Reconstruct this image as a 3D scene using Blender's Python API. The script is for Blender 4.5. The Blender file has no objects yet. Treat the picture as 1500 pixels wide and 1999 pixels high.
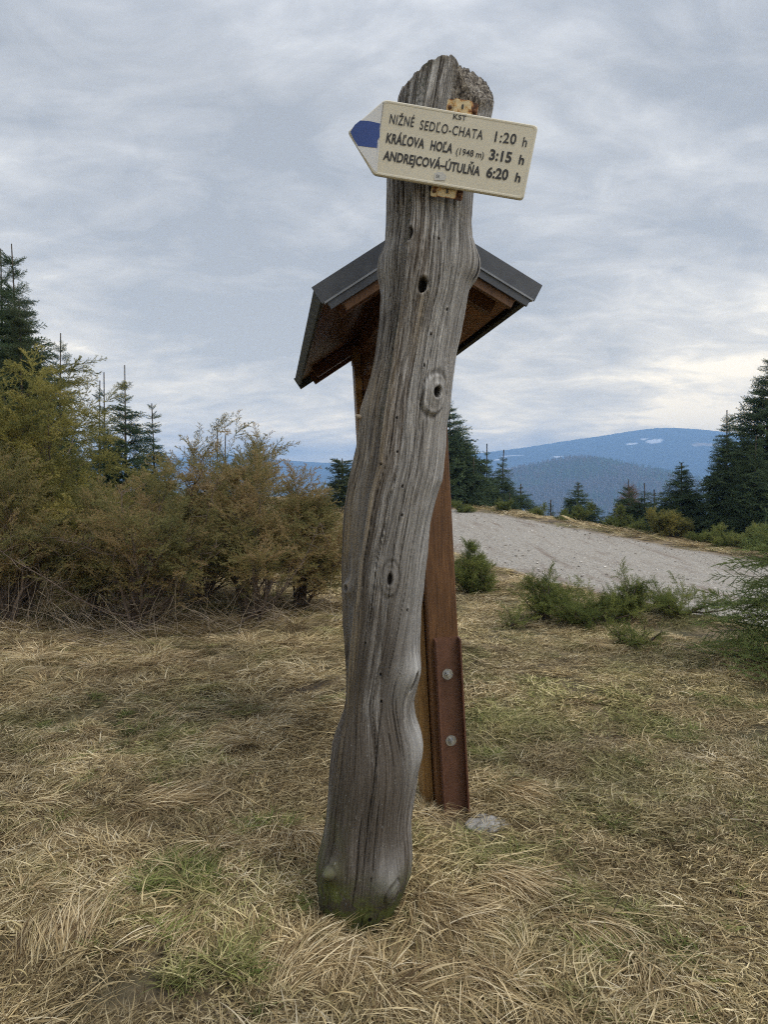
import bpy, math
import numpy as np
from mathutils import Vector, Matrix, Euler

R = math.radians
rng = np.random.default_rng(7)
sc = bpy.context.scene
COL = sc.collection

# ------------------------------------------------------------------ camera
CAM_Z = 1.5
F, CX, CY = 1332.7, 750.0, 999.5
PITCH = math.atan((999.5 - 960) / F)
cd = bpy.data.cameras.new('camera')
cam = bpy.data.objects.new('camera', cd)
COL.objects.link(cam)
cam.location = (0, 0, CAM_Z)
cam.rotation_euler = (math.pi / 2 - PITCH, 0, 0)
cd.sensor_fit = 'VERTICAL'; cd.sensor_height = 36; cd.sensor_width = 27; cd.lens = 24
cd.clip_start = 0.05; cd.clip_end = 20000
sc.camera = cam

# ------------------------------------------------------------------ world
world = bpy.data.worlds.new("World"); sc.world = world; world.use_nodes = True
SUN_EL, SUN_AZ = 52, 118          # azimuth clockwise from +Y (north)
def build_world():
    nt = world.node_tree; nt.nodes.clear()
    N = nt.nodes.new; L = nt.links.new
    out = N('ShaderNodeOutputWorld'); bg = N('ShaderNodeBackground'); bg.inputs[1].default_value = 0.1
    L(bg.outputs[0], out.inputs[0])
    sky = N('ShaderNodeTexSky'); sky.sky_type = 'NISHITA'; sky.sun_disc = False
    sky.sun_elevation = R(SUN_EL); sky.sun_rotation = R(SUN_AZ)
    tc = N('ShaderNodeTexCoord')
    sep = N('ShaderNodeSeparateXYZ'); L(tc.outputs['Generated'], sep.inputs[0])
    def m(op, a, b=None, c=None):
        n = N('ShaderNodeMath'); n.operation = op
        for i, v in enumerate((a, b, c)):
            if v is None: continue
            if isinstance(v, (int, float)): n.inputs[i].default_value = v
            else: L(v, n.inputs[i])
        return n.outputs[0]
    z = m('MAXIMUM', sep.outputs[2], 0.0)
    zz = m('ADD', z, 0.27)
    cx = m('DIVIDE', sep.outputs[0], zz); cy = m('DIVIDE', sep.outputs[1], zz)
    comb = N('ShaderNodeCombineXYZ'); L(cx, comb.inputs[0]); L(cy, comb.inputs[1])
    def noise(scale, detail, rough, dist, off, sx=1, sy=1, rot=0):
        mp = N('ShaderNodeMapping'); mp.inputs['Location'].default_value = off
        mp.inputs['Scale'].default_value = (sx, sy, 1); mp.inputs['Rotation'].default_value = (0, 0, rot)
        L(comb.outputs[0], mp.inputs[0])
        n = N('ShaderNodeTexNoise'); n.inputs['Scale'].default_value = scale
        n.inputs['Detail'].default_value = detail; n.inputs['Roughness'].default_value = rough
        n.inputs['Distortion'].default_value = dist
        L(mp.outputs[0], n.inputs['Vector']); return n.outputs[0]
    n1 = noise(1.0, 3, 0.45, 0.25, (3.1, 1.7, 0), 0.85, 1.1, 0.3)
    n2 = noise(2.6, 7, 0.58, 0.55, (7.3, 2.2, 0), 0.7, 1.2, 0.3)
    n3 = noise(7.5, 7, 0.6, 0.9, (1.3, 9.2, 0), 0.8, 1.2, 0.3)
    s = m('ADD', m('ADD', m('MULTIPLY', n1, 0.44), m('MULTIPLY', n2, 0.40)), m('MULTIPLY', n3, 0.19))
    s = m('MULTIPLY_ADD', m('SUBTRACT', s, .515), 2.25, .50)
    # a brighter thin place in the cloud deck, to the right above the mountain
    def spot(x, y, zc, k, amp):
        v = Vector((x, y, zc)).normalized()
        d = N('ShaderNodeVectorMath'); d.operation = 'DOT_PRODUCT'
        L(tc.outputs['Generated'], d.inputs[0]); d.inputs[1].default_value = v
        e = m('POWER', m('MAXIMUM', d.outputs['Value'], 0.0), k)
        return m('MULTIPLY', e, amp)
    s = m('ADD', s, spot(0.50, 1, 0.25, 90, 0.16))
    s = m('ADD', s, spot(-0.05, 1, 0.10, 22, 0.06))
    s = m('SUBTRACT', s, spot(-0.30, 1, 0.43, 45, 0.055))
    s = m('SUBTRACT', s, spot(0.45, 1, 0.62, 30, 0.04))
    ramp = N('ShaderNodeValToRGB'); e = ramp.color_ramp.elements
    e[0].position = 0.33; e[0].color = (0.335, 0.362, 0.425, 1)
    e[1].position = 0.78; e[1].color = (0.86, 0.885, 0.93, 1)
    for p, c in ((0.45, (0.415, 0.442, 0.510, 1)), (0.55, (0.500, 0.528, 0.600, 1)), (0.64, (0.60, 0.63, 0.70, 1))):
        x = e.new(p); x.color = c
    L(s, ramp.inputs[0])
    sc10 = N('ShaderNodeVectorMath'); sc10.operation = 'SCALE'; sc10.inputs['Scale'].default_value = 10.0
    L(ramp.outputs[0], sc10.inputs[0])
    # low sky brightened and warmed to offset the haze volume's dimming
    e_ = m('EXPONENT', m('MULTIPLY', z, -8.5))
    cc = N('ShaderNodeCombineXYZ')
    zen = m('MULTIPLY', m('MAXIMUM', m('SUBTRACT', z, .5), 0.0), 1.5)      # added brightness overhead, above the view, to light the ground
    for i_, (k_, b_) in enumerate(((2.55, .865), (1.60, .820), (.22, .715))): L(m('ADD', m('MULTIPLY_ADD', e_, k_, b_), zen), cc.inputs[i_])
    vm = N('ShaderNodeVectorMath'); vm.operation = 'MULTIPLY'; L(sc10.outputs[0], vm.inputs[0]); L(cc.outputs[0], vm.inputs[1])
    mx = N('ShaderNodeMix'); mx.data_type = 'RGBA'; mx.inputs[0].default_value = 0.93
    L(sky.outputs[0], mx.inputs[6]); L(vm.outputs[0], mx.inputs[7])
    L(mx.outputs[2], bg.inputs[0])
build_world()

sd = bpy.data.lights.new('sun', 'SUN'); sd.energy = 1.5; sd.angle = R(38); sd.color = (1.0, 0.955, 0.90)
sun = bpy.data.objects.new('sun', sd); COL.objects.link(sun)
_d = Vector((math.sin(R(SUN_AZ)) * math.cos(R(SUN_EL)), math.cos(R(SUN_AZ)) * math.cos(R(SUN_EL)), math.sin(R(SUN_EL))))
sun.rotation_euler = (-_d).to_track_quat('-Z', 'Y').to_euler()
sc.view_settings.view_transform = 'Standard'; sc.view_settings.look = 'None'
sc.view_settings.exposure = 0.79; sc.view_settings.gamma = 1; sc.view_settings.use_curve_mapping = False
sc.render.engine = 'CYCLES'
cy = sc.cycles
cy.filter_width = 1.15
cy.use_denoising = False; cy.sample_clamp_indirect = 4.0; cy.max_bounces = 5; cy.diffuse_bounces = 3; cy.glossy_bounces = 2
cy.transmission_bounces = 2; cy.volume_bounces = 1; cy.transparent_max_bounces = 4
cy.caustics_reflective = False; cy.caustics_refractive = False
try: cy.denoising_prefilter = 'ACCURATE'
except Exception: pass

# ------------------------------------------------------------------ projection helpers (a pixel of the photograph and a distance give a place)
_cp, _sp = math.cos(PITCH), math.sin(PITCH)
def ray(px, py):
    dx = (px - CX) / F; dy = (CY - py) / F
    return dx, _cp + dy * _sp, -_sp + dy * _cp
def at(px, py, Y):
    dx, yy, zz = ray(px, py); t = Y / yy
    return Vector((dx * t, Y, CAM_Z + zz * t))

# ------------------------------------------------------------------ numpy noise
_perm = np.random.default_rng(3).random(65536)
def _h(i, j, k):
    n = (i * 73856093) ^ (j * 19349663) ^ (k * 83492791)
    return _perm[n & 65535]
def vnoise(x, y, z=0.0, seed=0):
    x = np.asarray(x, float); y = np.asarray(y, float); z = np.asarray(z, float) + np.zeros_like(x)
    xi = np.floor(x).astype(np.int64); yi = np.floor(y).astype(np.int64); zi = np.floor(z).astype(np.int64)
    u = x - xi; v = y - yi; w = z - zi
    u = u * u * (3 - 2 * u); v = v * v * (3 - 2 * v); w = w * w * (3 - 2 * w)
    zi = zi + seed * 101
    def L(a, b, t): return a + (b - a) * t
    a = L(L(_h(xi, yi, zi), _h(xi + 1, yi, zi), u), L(_h(xi, yi + 1, zi), _h(xi + 1, yi + 1, zi), u), v)
    b = L(L(_h(xi, yi, zi + 1), _h(xi + 1, yi, zi + 1), u), L(_h(xi, yi + 1, zi + 1), _h(xi + 1, yi + 1, zi + 1), u), v)
    return L(a, b, w) * 2 - 1
def fbm(x, y, z=0.0, oct=4, seed=0):
    s = 0; a = 1; t = 0
    for o in range(oct):
        s = s + a * vnoise(np.asarray(x) * 2 ** o, np.asarray(y) * 2 ** o, np.asarray(z) * 2 ** o, seed + o); t += a; a *= .5
    return s / t
def sst(a, b, x):
    t = np.clip((np.asarray(x, float) - a) / (b - a), 0, 1); return t * t * (3 - 2 * t)

# ------------------------------------------------------------------ mesh helpers
def tag(o, label=None, cat=None, group=None, kind=None):
    if label: o['label'] = label
    if cat: o['category'] = cat
    if group: o['group'] = group
    if kind: o['kind'] = kind
    return o
def np_mesh(name, V, Fc, mats=(), smooth=True, attrs=None, uv=None, mat_idx=None):
    V = np.asarray(V, dtype=np.float32).reshape(-1, 3)
    me = bpy.data.meshes.new(name)
    if isinstance(Fc, np.ndarray):
        nf, k = Fc.shape
        me.vertices.add(len(V)); me.vertices.foreach_set('co', V.ravel())
        me.loops.add(nf * k); me.loops.foreach_set('vertex_index', Fc.astype(np.int32).ravel())
        me.polygons.add(nf); me.polygons.foreach_set('loop_start', np.arange(0, nf * k, k, dtype=np.int32))
        try: me.polygons.foreach_set('loop_total', np.full(nf, k, dtype=np.int32))
        except Exception: pass
        me.update(calc_edges=True)
    else:
        me.from_pydata([tuple(map(float, v)) for v in V], [], [tuple(f) for f in Fc]); me.update()
    for mt in (mats if isinstance(mats, (list, tuple)) else [mats]): me.materials.append(mt)
    if smooth: me.polygons.foreach_set('use_smooth', np.ones(len(me.polygons), dtype=bool))
    if mat_idx is not None: me.polygons.foreach_set('material_index', np.asarray(mat_idx, dtype=np.int32))
    if attrs:
        for k_, a in attrs.items():
            at_ = me.attributes.new(k_, 'FLOAT', 'POINT'); at_.data.foreach_set('value', np.asarray(a, dtype=np.float32).ravel())
    if uv is not None:
        l = me.uv_layers.new(name='uv'); vi = np.empty(len(me.loops), dtype=np.int32); me.loops.foreach_get('vertex_index', vi)
        l.data.foreach_set('uv', np.asarray(uv, dtype=np.float32)[vi].ravel())
    return me
def ob(name, me, parent=None, loc=None):
    o = bpy.data.objects.new(name, me); COL.objects.link(o)
    if parent is not None: o.parent = parent
    if loc is not None: o.location = loc
    return o
def empty(name, loc=(0, 0, 0), rot=(0, 0, 0)):
    o = bpy.data.objects.new(name, None); COL.objects.link(o); o.location = loc; o.rotation_euler = rot
    o.empty_display_size = 0.1; return o
def grid_faces(nu, nv, wrap=False):
    i = np.arange(nu if wrap else nu - 1); j = np.arange(nv - 1)
    I, J = np.meshgrid(i, j, indexing='ij'); I2 = (I + 1) % nu
    return np.stack([I * nv + J, I2 * nv + J, I2 * nv + J + 1, I * nv + J + 1], -1).reshape(-1, 4)
class MB:
    def __init__(s): s.v = []; s.f = []
    def add(s, V, Fs):
        b = len(s.v); s.v += [tuple(map(float, v)) for v in V]; s.f += [tuple(i + b for i in f) for f in Fs]
    def box(s, c, d, M=None, bev=0.0):
        cx, cy_, cz = c; x, y, z = d[0] / 2, d[1] / 2, d[2] / 2
        if bev <= 0:
            V = [(sx * x, sy * y, sz * z) for sx in (-1, 1) for sy in (-1, 1) for sz in (-1, 1)]
            Fs = [(0, 1, 3, 2), (4, 6, 7, 5), (0, 4, 5, 1), (2, 3, 7, 6), (0, 2, 6, 4), (1, 5, 7, 3)]
        else:
            b = bev; V = []; 
            # chamfered along z only (8-sided prism)
            ring = [(-x + b, -y), (x - b, -y), (x, -y + b), (x, y - b), (x - b, y), (-x + b, y), (-x, y - b), (-x, -y + b)]
            V = [(p[0], p[1], -z) for p in ring] + [(p[0], p[1], z) for p in ring]
            Fs = [tuple(range(7, -1, -1)), tuple(range(8, 16))] + [(i, (i + 1) % 8, 8 + (i + 1) % 8, 8 + i) for i in range(8)]
        V = [Vector(v) + Vector((cx, cy_, cz)) for v in V]
        if M is not None: V = [M @ v for v in V]
        s.add(V, Fs)
    def prism(s, poly, ax0, ax1):          # poly: list of (x,z), extruded along y from ax0 to ax1
        n = len(poly); V = [(p[0], ax0, p[1]) for p in poly] + [(p[0], ax1, p[1]) for p in poly]
        s.add(V, [tuple(range(n)), tuple(range(2 * n - 1, n - 1, -1))] + [(i, n + i, n + (i + 1) % n, (i + 1) % n) for i in range(n)])
    def cyl(s, p0, p1, r0, r1=None, n=12, cap=True):
        r1 = r0 if r1 is None else r1
        p0 = Vector(p0); p1 = Vector(p1); q = (p1 - p0).to_track_quat('Z', 'Y'); V = []
        for p, r in ((p0, r0), (p1, r1)):
            for k in range(n):
                a = 2 * math.pi * k / n; V.append(p + q @ Vector((math.cos(a) * r, math.sin(a) * r, 0)))
        Fs = [(k, (k + 1) % n, n + (k + 1) % n, n + k) for k in range(n)]
        if cap: Fs += [tuple(range(n - 1, -1, -1)), tuple(range(n, 2 * n))]
        s.add(V, Fs)
    def build(s, name, mat, parent=None, smooth=False):
        me = np_mesh(name, np.array(s.v), s.f, [mat], smooth=smooth); return ob(name, me, parent)

# ------------------------------------------------------------------ material helpers
class NT:
    def __init__(s, name):
        s.m = bpy.data.materials.new(name); s.m.use_nodes = True; s.t = s.m.node_tree; s.t.nodes.clear()
        s.out = s.N('ShaderNodeOutputMaterial'); s.b = s.N('ShaderNodeBsdfPrincipled'); s.L(s.b.outputs[0], s.out.inputs[0])
        s.b.inputs['Roughness'].default_value = 0.8
        s.b.inputs['Specular IOR Level'].default_value = 0.3
    def N(s, t): return s.t.nodes.new(t)
    def L(s, a, b): s.t.links.new(a, b)
    def put(s, sock, v):
        if isinstance(v, bpy.types.NodeSocket): s.L(v, sock)
        elif isinstance(v, tuple) and len(v) == 3 and sock.type == 'RGBA': sock.default_value = (*v, 1)
        else: sock.default_value = v
    def math(s, op, a, b=0.0, clamp=False):
        n = s.N('ShaderNodeMath'); n.operation = op; n.use_clamp = clamp; s.put(n.inputs[0], a); s.put(n.inputs[1], b); return n.outputs[0]
    def mix(s, f, a, b, mode='MIX'):
        n = s.N('ShaderNodeMix'); n.data_type = 'RGBA'; n.blend_type = mode; n.clamp_factor = True
        s.put(n.inputs[0], f); s.put(n.inputs[6], a); s.put(n.inputs[7], b); return n.outputs[2]
    def ramp(s, f, stops, interp='LINEAR'):
        n = s.N('ShaderNodeValToRGB'); n.color_ramp.interpolation = interp; e = n.color_ramp.elements
        while len(e) > 1: e.remove(e[-1])
        for i, (p, c) in enumerate(stops):
            x = e[0] if i == 0 else e.new(p)
            x.position = p; x.color = (*c, 1) if isinstance(c, tuple) else (c, c, c, 1)
        s.L(f, n.inputs[0]); return n.outputs[0]
    def coord(s, kind='Object', scale=(1, 1, 1), rot=(0, 0, 0), loc=(0, 0, 0)):
        if kind == 'Position': o = s.N('ShaderNodeNewGeometry').outputs['Position']
        else: o = s.N('ShaderNodeTexCoord').outputs[kind]
        mp = s.N('ShaderNodeMapping'); mp.inputs['Scale'].default_value = scale; mp.inputs['Rotation'].default_value = rot
        mp.inputs['Location'].default_value = loc; s.L(o, mp.inputs[0]); return mp.outputs[0]
    def noise(s, vec, scale, detail=4, rough=.55, dist=0.0):
        n = s.N('ShaderNodeTexNoise'); n.inputs['Scale'].default_value = scale; n.inputs['Detail'].default_value = detail
        n.inputs['Roughness'].default_value = rough; n.inputs['Distortion'].default_value = dist; s.L(vec, n.inputs['Vector']); return n.outputs[0]
    def voro(s, vec, scale, out='Distance', feat='F1'):
        n = s.N('ShaderNodeTexVoronoi'); n.feature = feat; n.inputs['Scale'].default_value = scale; s.L(vec, n.inputs['Vector']); return n.outputs[out]
    def attr(s, name, typ='GEOMETRY', out='Fac'):
        n = s.N('ShaderNodeAttribute'); n.attribute_type = typ; n.attribute_name = name; return n.outputs[out]
    def bump(s, h, strength=0.5, dist=0.01):
        n = s.N('ShaderNodeBump'); n.inputs['Strength'].default_value = strength; n.inputs['Distance'].default_value = dist
        s.L(h, n.inputs['Height']); s.L(n.outputs[0], s.b.inputs['Normal'])
    def col(s, v): s.put(s.b.inputs['Base Color'], v)
    def set(s, **k):
        for a, v in k.items(): s.put(s.b.inputs[a.replace('_', ' ')], v)

# ------------------------------------------------------------------ terrain
_ny = np.array([-60, 0, 3.5, 6, 7.9, 11, 14, 19, 28, 40, 55, 80]); _nx = np.array([14, 9, 6.3, 5, 3.9, 2.6, 1.8, 0.6, -1.5, -4.5, -8, -14])
_fy = np.array([-60, 4, 14, 28, 37.4, 46, 60, 80]);               _fx = np.array([40, 16, 10, 2.5, -2.5, -6, -11, -17])
def x_near(y): return np.interp(y, _ny, _nx)
def x_far(y): return np.interp(y, _fy, _fx)
def micro(x, y):
    longm = 1 - sst(0.3, 1.6, x) * 0.6
    rd = road_mask(x, y)
    a = fbm(x * 1.4, y * 1.4, 0, 2, 5) * 0.045 + fbm(x * 4.3, y * 4.3, 0, 2, 9) * 0.034 * longm
    return a * (1 - rd * .85) * (1 - sst(20, 60, np.hypot(x, y)))
def road_mask(x, y):
    return sst(-.5, .5, (x - x_near(y))) * (1 - sst(-.4, .4, (x - x_far(y)))) * (1 - sst(70, 80, y))
def hz(x, y, mic=True):
    x = np.asarray(x, float); y = np.asarray(y, float)
    z = 0.85 * sst(10, 30, y) + 0.2 * sst(30, 50, y)
    z = z - 0.06 * np.clip(x - 4, 0, 30) * (1 - sst(30, 60, y))
    z = z - road_mask(x, y) * 0.07
    z = z + 0.10 * np.exp(-((x - x_near(y) + 0.7) / 0.6) ** 2) * sst(5, 8, y) * (1 - sst(22, 30, y))
    d = np.clip((x - x_far(y) - 1.0) * 0.85, 0, None)
    z = z - 62 * (1 - np.exp(-(d * .10 + .004 * d * d) / 62))
    bk = np.clip(y - 65, 0, None) * (x < x_far(y) + 1)
    z = z - 62 * (1 - np.exp(-np.clip(y - 65, 0, None) * 0.12 / 62)) * (1 - sst(0, 60, d))
    z = np.maximum(z, -60 + 0.0 * z)
    far = sst(120, 500, np.hypot(x, y))
    z = z + far * 3 * fbm(x * .004, y * .004, 0, 3, 2)
    # level spots round the post foot
    z = z - .055 * np.exp(-(((x + .09) / .30) ** 2 + ((y - 2.38) / .34) ** 2)) - .06 * np.exp(-(((x - .38) / .22) ** 2 + ((y - 3.1) / .22) ** 2))
    if mic: z = z + micro(x, y) * (1 - np.exp(-(((x + .09) / .3) ** 2 + ((y - 2.5) / .3) ** 2))) * (1 - np.exp(-(((x - .3) / .3) ** 2 + ((y - 3.2) / .25) ** 2)))
    return z
def ground_hit(px, py):
    dx, yy, zz = ray(px, py); t = np.linspace(1, 120, 24000)
    g = (CAM_Z + zz * t) - hz(dx * t, yy * t, False); i = int(np.argmax(g < 0))
    return dx * t[i], yy * t[i]

def sinh_axis(lo, hi, n, k, c=0.0):
    a = math.asinh((lo - c) / k); b = math.asinh((hi - c) / k); return c + k * np.sinh(np.linspace(a, b, n))

# ------------------------------------------------------------------ materials
def mat_ground():
    s = NT('earth'); p = s.coord('Position')
    n = s.noise(p, 3.0, 8, .65, .4); n2 = s.noise(p, 45, 6, .7); n3 = s.noise(p, .6, 3, .5)
    c = s.ramp(n2, [(.3, (.06, .044, .026)), (.5, (.20, .15, .085)), (.7, (.38, .30, .18))])
    c = s.mix(s.ramp(n, [(.45, 0.), (.62, 1.)]), c, (.06, .045, .032))
    c = s.mix(s.ramp(n3, [(.45, 0.), (.6, .5)]), c, (.085, .095, .035))
    # distant valley meadows and melting fields
    pv = s.coord('Position', scale=(.004, .012, .004)); far = s.attr('far')
    nv = s.noise(pv, 1.5, 6, .6)
    cv = s.ramp(nv, [(.42, (.03, .045, .03)), (.5, (.16, .15, .10)), (.58, (.62, .62, .58))])
    c = s.mix(far, c, cv)
    s.col(c); s.set(Roughness=.95); s.bump(s.math('ADD', n2, s.math('MULTIPLY', n, .8)), .9, .02); return s.m
def mat_road():
    s = NT('gravel'); p = s.coord('Position')
    a = s.voro(p, 42, 'Color'); v = s.voro(p, 42); n = s.noise(p, 9, 6, .65); big = s.noise(s.coord('Position', scale=(1, .55, 1), rot=(0, 0, .45)), .42, 4, .6, .6)
    sp = s.N('ShaderNodeSeparateColor'); s.L(a, sp.inputs[0])
    g = s.ramp(sp.outputs[0], [(0, (.14, .13, .115)), (.5, (.29, .275, .25)), (1, (.50, .48, .44))])
    c = s.mix(s.ramp(n, [(.35, .75), (.65, .1)]), g, (.31, .275, .225))
    ruts = s.noise(s.coord('Position', scale=(2.2, .25, 1), rot=(0, 0, .45)), 1.0, 5, .65, .6)
    mud = s.math('MULTIPLY', s.ramp(ruts, [(.52, 0.), (.63, 1.)]), s.ramp(big, [(.40, .12), (.54, 1.)]))
    c = s.mix(s.math('MULTIPLY', mud, .62), c, s.mix(n, (.12, .082, .06), (.20, .15, .115)))
    edge = s.attr('edge')
    c = s.mix(s.math('MULTIPLY', edge, .8), c, (.17, .125, .075))
    s.col(c); s.set(Roughness=.95)
    s.bump(s.math('ADD', s.math('MULTIPLY', v, -1.0), s.math('MULTIPLY', n, 1.6)), .8, .02); return s.m
def mat_blade(name, stops, gstops, rough=.7):
    s = NT(name); c = s.attr('c'); t = s.attr('tint', 'INSTANCER'); br = s.attr('br', 'INSTANCER'); u = s.attr('s')
    c = s.math('ADD', s.math('MULTIPLY', c, .68), s.math('MULTIPLY', s.attr('co', 'INSTANCER'), .32))
    a = s.ramp(c, stops); g = s.ramp(c, gstops)
    col = s.mix(t, a, g)
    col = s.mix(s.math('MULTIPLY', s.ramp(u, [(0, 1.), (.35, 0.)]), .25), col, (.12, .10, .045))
    mul = s.N('ShaderNodeVectorMath'); mul.operation = 'SCALE'; s.L(col, mul.inputs[0]); s.L(br, mul.inputs['Scale'])
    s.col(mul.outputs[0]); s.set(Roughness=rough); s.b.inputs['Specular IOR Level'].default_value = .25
    tr = s.N('ShaderNodeBsdfTranslucent'); s.L(mul.outputs[0], tr.inputs[0])
    mx = s.N('ShaderNodeMixShader'); mx.inputs[0].default_value = .22; s.L(s.b.outputs[0], mx.inputs[1]); s.L(tr.outputs[0], mx.inputs[2]); s.L(mx.outputs[0], s.out.inputs[0])
    return s.m
STRAW = [(0, (.05, .032, .017)), (.22, (.15, .098, .05)), (.44, (.35, .255, .13)), (.62, (.56, .435, .24)), (.82, (.80, .67, .43)), (1, (.74, .67, .52))]
GREEN = [(0, (.06, .07, .02)), (.35, (.12, .16, .035)), (.7, (.24, .27, .075)), (.85, (.44, .40, .17)), (1, (.62, .53, .29))]
M = {}
M['earth'] = mat_ground(); M['gravel'] = mat_road(); M['grass'] = mat_blade('dry_grass_blades', STRAW, GREEN)

def mat_wood_log():
    s = NT('weathered_log'); uv = s.coord('UV'); P = s.coord('Object')
    def uvn(sx, sy, sc_, d, r, dist=0.):
        mp = s.N('ShaderNodeMapping'); mp.inputs['Scale'].default_value = (sx, sy, 1); s.L(s.N('ShaderNodeTexCoord').outputs['UV'], mp.inputs[0]); return s.noise(mp.outputs[0], sc_, d, r, dist)
    fine = uvn(190, 7, 1.0, 4, .8); med = uvn(75, 2.6, 1.0, 5, .75, .4); big = uvn(6, 1.3, 1.0, 4, .55, .4); blot = s.noise(P, 5, 5, .6)
    f = s.math('ADD', s.math('MULTIPLY', fine, .5), s.math('MULTIPLY', med, .5))
    c = s.ramp(f, [(.41, (.014, .011, .009)), (.455, (.075, .065, .056)), (.49, (.20, .187, .172)), (.53, (.37, .355, .335)), (.60, (.62, .61, .59))])
    c = s.mix(s.ramp(big, [(.44, 0.), (.64, .5)]), c, s.mix(f, (.05, .036, .025), (.20, .15, .108)))
    c = s.mix(s.math('MULTIPLY', s.attr('dark'), .9), c, s.mix(f, (.005, .004, .003), (.160, .132, .105)))
    c = s.mix(s.math('MULTIPLY', s.attr('pale'), .75), c, s.mix(f, (.17, .167, .16), (.64, .635, .62)))
    c = s.mix(s.math('MULTIPLY', s.attr('ochre'), s.ramp(med, [(.44, 0.), (.6, .6)])), c, s.mix(f, (.16, .105, .05), (.42, .33, .18)))
    rot = s.noise(s.coord('Object', scale=(1.4, 1.0, .5)), 34, 7, .75, 1.6)
    c = s.mix(s.attr('rot'), c, s.ramp(rot, [(.38, (.022, .017, .013)), (.47, (.12, .10, .08)), (.55, (.34, .30, .245)), (.66, (.58, .54, .47))]))
    ms = s.math('MULTIPLY', s.attr('moss'), s.ramp(s.noise(P, 16, 5, .7, .5), [(.40, .0), (.54, .95)]))
    c = s.mix(s.math('MULTIPLY', s.attr('moss'), .75), c, s.mix(f, (.012, .011, .006), (.09, .075, .045)))
    c = s.mix(ms, c, s.mix(f, (.035, .045, .012), (.16, .18, .045)))
    li = s.math('MULTIPLY', s.attr('lichen'), s.ramp(s.noise(P, 70, 4, .7), [(.50, 0.), (.56, .9)]))
    c = s.mix(li, c, s.mix(s.noise(P, 200, 2), (.03, .028, .022), (.14, .15, .11)))
    spk = s.ramp(s.noise(s.coord('Object', scale=(1, 1, .35)), 170, 3, .6), [(.66, 0.), (.72, .6)])
    c = s.mix(spk, c, (.42, .42, .41))
    c = s.mix(s.attr('hole'), c, (.008, .006, .005))
    c = s.mix(s.attr('crack'), c, (.02, .016, .013))
    s.col(c); s.set(Roughness=.85); s.b.inputs['Specular IOR Level'].default_value = .25
    s.bump(s.math('ADD', s.math('MULTIPLY', fine, .7), s.math('ADD', s.math('MULTIPLY', med, 1.0), s.math('MULTIPLY', s.math('MULTIPLY', rot, s.attr('rot')), 2.0))), 1.0, .010)
    return s.m
M['log'] = mat_wood_log()

def mat_stained(name, c0, c1, c2, scale=(1, 1, 1), rough=.5, spec=.4):
    s = NT(name); g = s.coord('Object', scale=scale); f = s.noise(g, 14, 6, .65, .6); b = s.noise(s.coord('Object'), 3.5, 4, .6)
    c = s.ramp(f, [(.3, c0), (.5, c1), (.72, c2)])
    c = s.mix(s.ramp(b, [(.4, 0.), (.7, .4)]), c, c0)
    s.col(c); s.set(Roughness=rough); s.b.inputs['Specular IOR Level'].default_value = spec
    s.bump(f, .35, .003); return s.m
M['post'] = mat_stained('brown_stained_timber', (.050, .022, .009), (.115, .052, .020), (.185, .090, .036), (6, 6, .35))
M['post_lit'] = mat_stained('lit_brown_stained_timber', (.11, .055, .018), (.21, .115, .038), (.29, .17, .06), (6, 6, .35))  # post timber again, brightened so the cheeks look lit
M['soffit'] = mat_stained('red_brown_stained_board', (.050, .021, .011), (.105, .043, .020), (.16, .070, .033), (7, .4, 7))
M['soffit_lit'] = mat_stained('lit_brown_stained_board', (.14, .058, .024), (.27, .12, .05), (.36, .17, .075), (7, .4, 7))  # right underside: same boards, light put into a brighter orange colour
def mat_metal(name, c, c2, rough=.45, metal=0., sc_=9):
    s = NT(name); n = s.noise(s.coord('Object'), sc_, 6, .65)
    s.col(s.mix(s.ramp(n, [(.35, 0.), (.65, 1.)]), c, c2)); s.set(Roughness=rough, Metallic=metal)
    s.b.inputs['Specular IOR Level'].default_value = .5; s.bump(n, .1, .002); return s.m
M['flash'] = mat_metal('anthracite_sheet', (.040, .046, .058), (.062, .069, .084), .42)
M['fold'] = mat_metal('sheet_edge_highlight', (.16, .175, .20), (.24, .255, .28), .35)  # lighter grey paints a highlight line along the verge fold
M['flashtop'] = mat_metal('lichened_roofing', (.022, .024, .026), (.07, .075, .06), .8, sc_=40)
M['channel'] = mat_metal('brown_painted_steel', (.080, .034, .020), (.130, .058, .035), .5, sc_=12)
M['zinc'] = mat_metal('galvanised_steel', (.30, .31, .32), (.50, .51, .52), .4, .75, 60)
M['black'] = mat_metal('black_print', (.012, .012, .014), (.016, .016, .018), .5)

def mat_sign(name, c, c2):
    s = NT(name); P = s.coord('Object'); n = s.noise(P, 5, 5, .6); st = s.noise(s.coord('Object', scale=(1, 1, .2)), 60, 4, .6)
    col = s.mix(s.ramp(n, [(.35, 0.), (.7, 1.)]), c, c2)
    col = s.mix(s.ramp(st, [(.62, 0.), (.8, .35)]), col, (.30, .26, .19))
    col = s.mix(s.ramp(s.noise(P, 160, 2, .5), [(.76, 0.), (.82, .5)]), col, (.16, .12, .08))
    s.col(col); s.set(Roughness=.42); s.b.inputs['Specular IOR Level'].default_value = .5; s.bump(n, .06, .003); return s.m
M['sign'] = mat_sign('cream_enamel', (.53, .495, .395), (.585, .55, .445))
M['signw'] = mat_sign('white_enamel', (.54, .55, .56), (.60, .61, .62))
M['signb'] = mat_sign('blue_paint', (.014, .045, .20), (.022, .062, .26))
M['sticker'] = mat_sign('grey_sticker', (.40, .40, .39), (.48, .48, .46))
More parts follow.
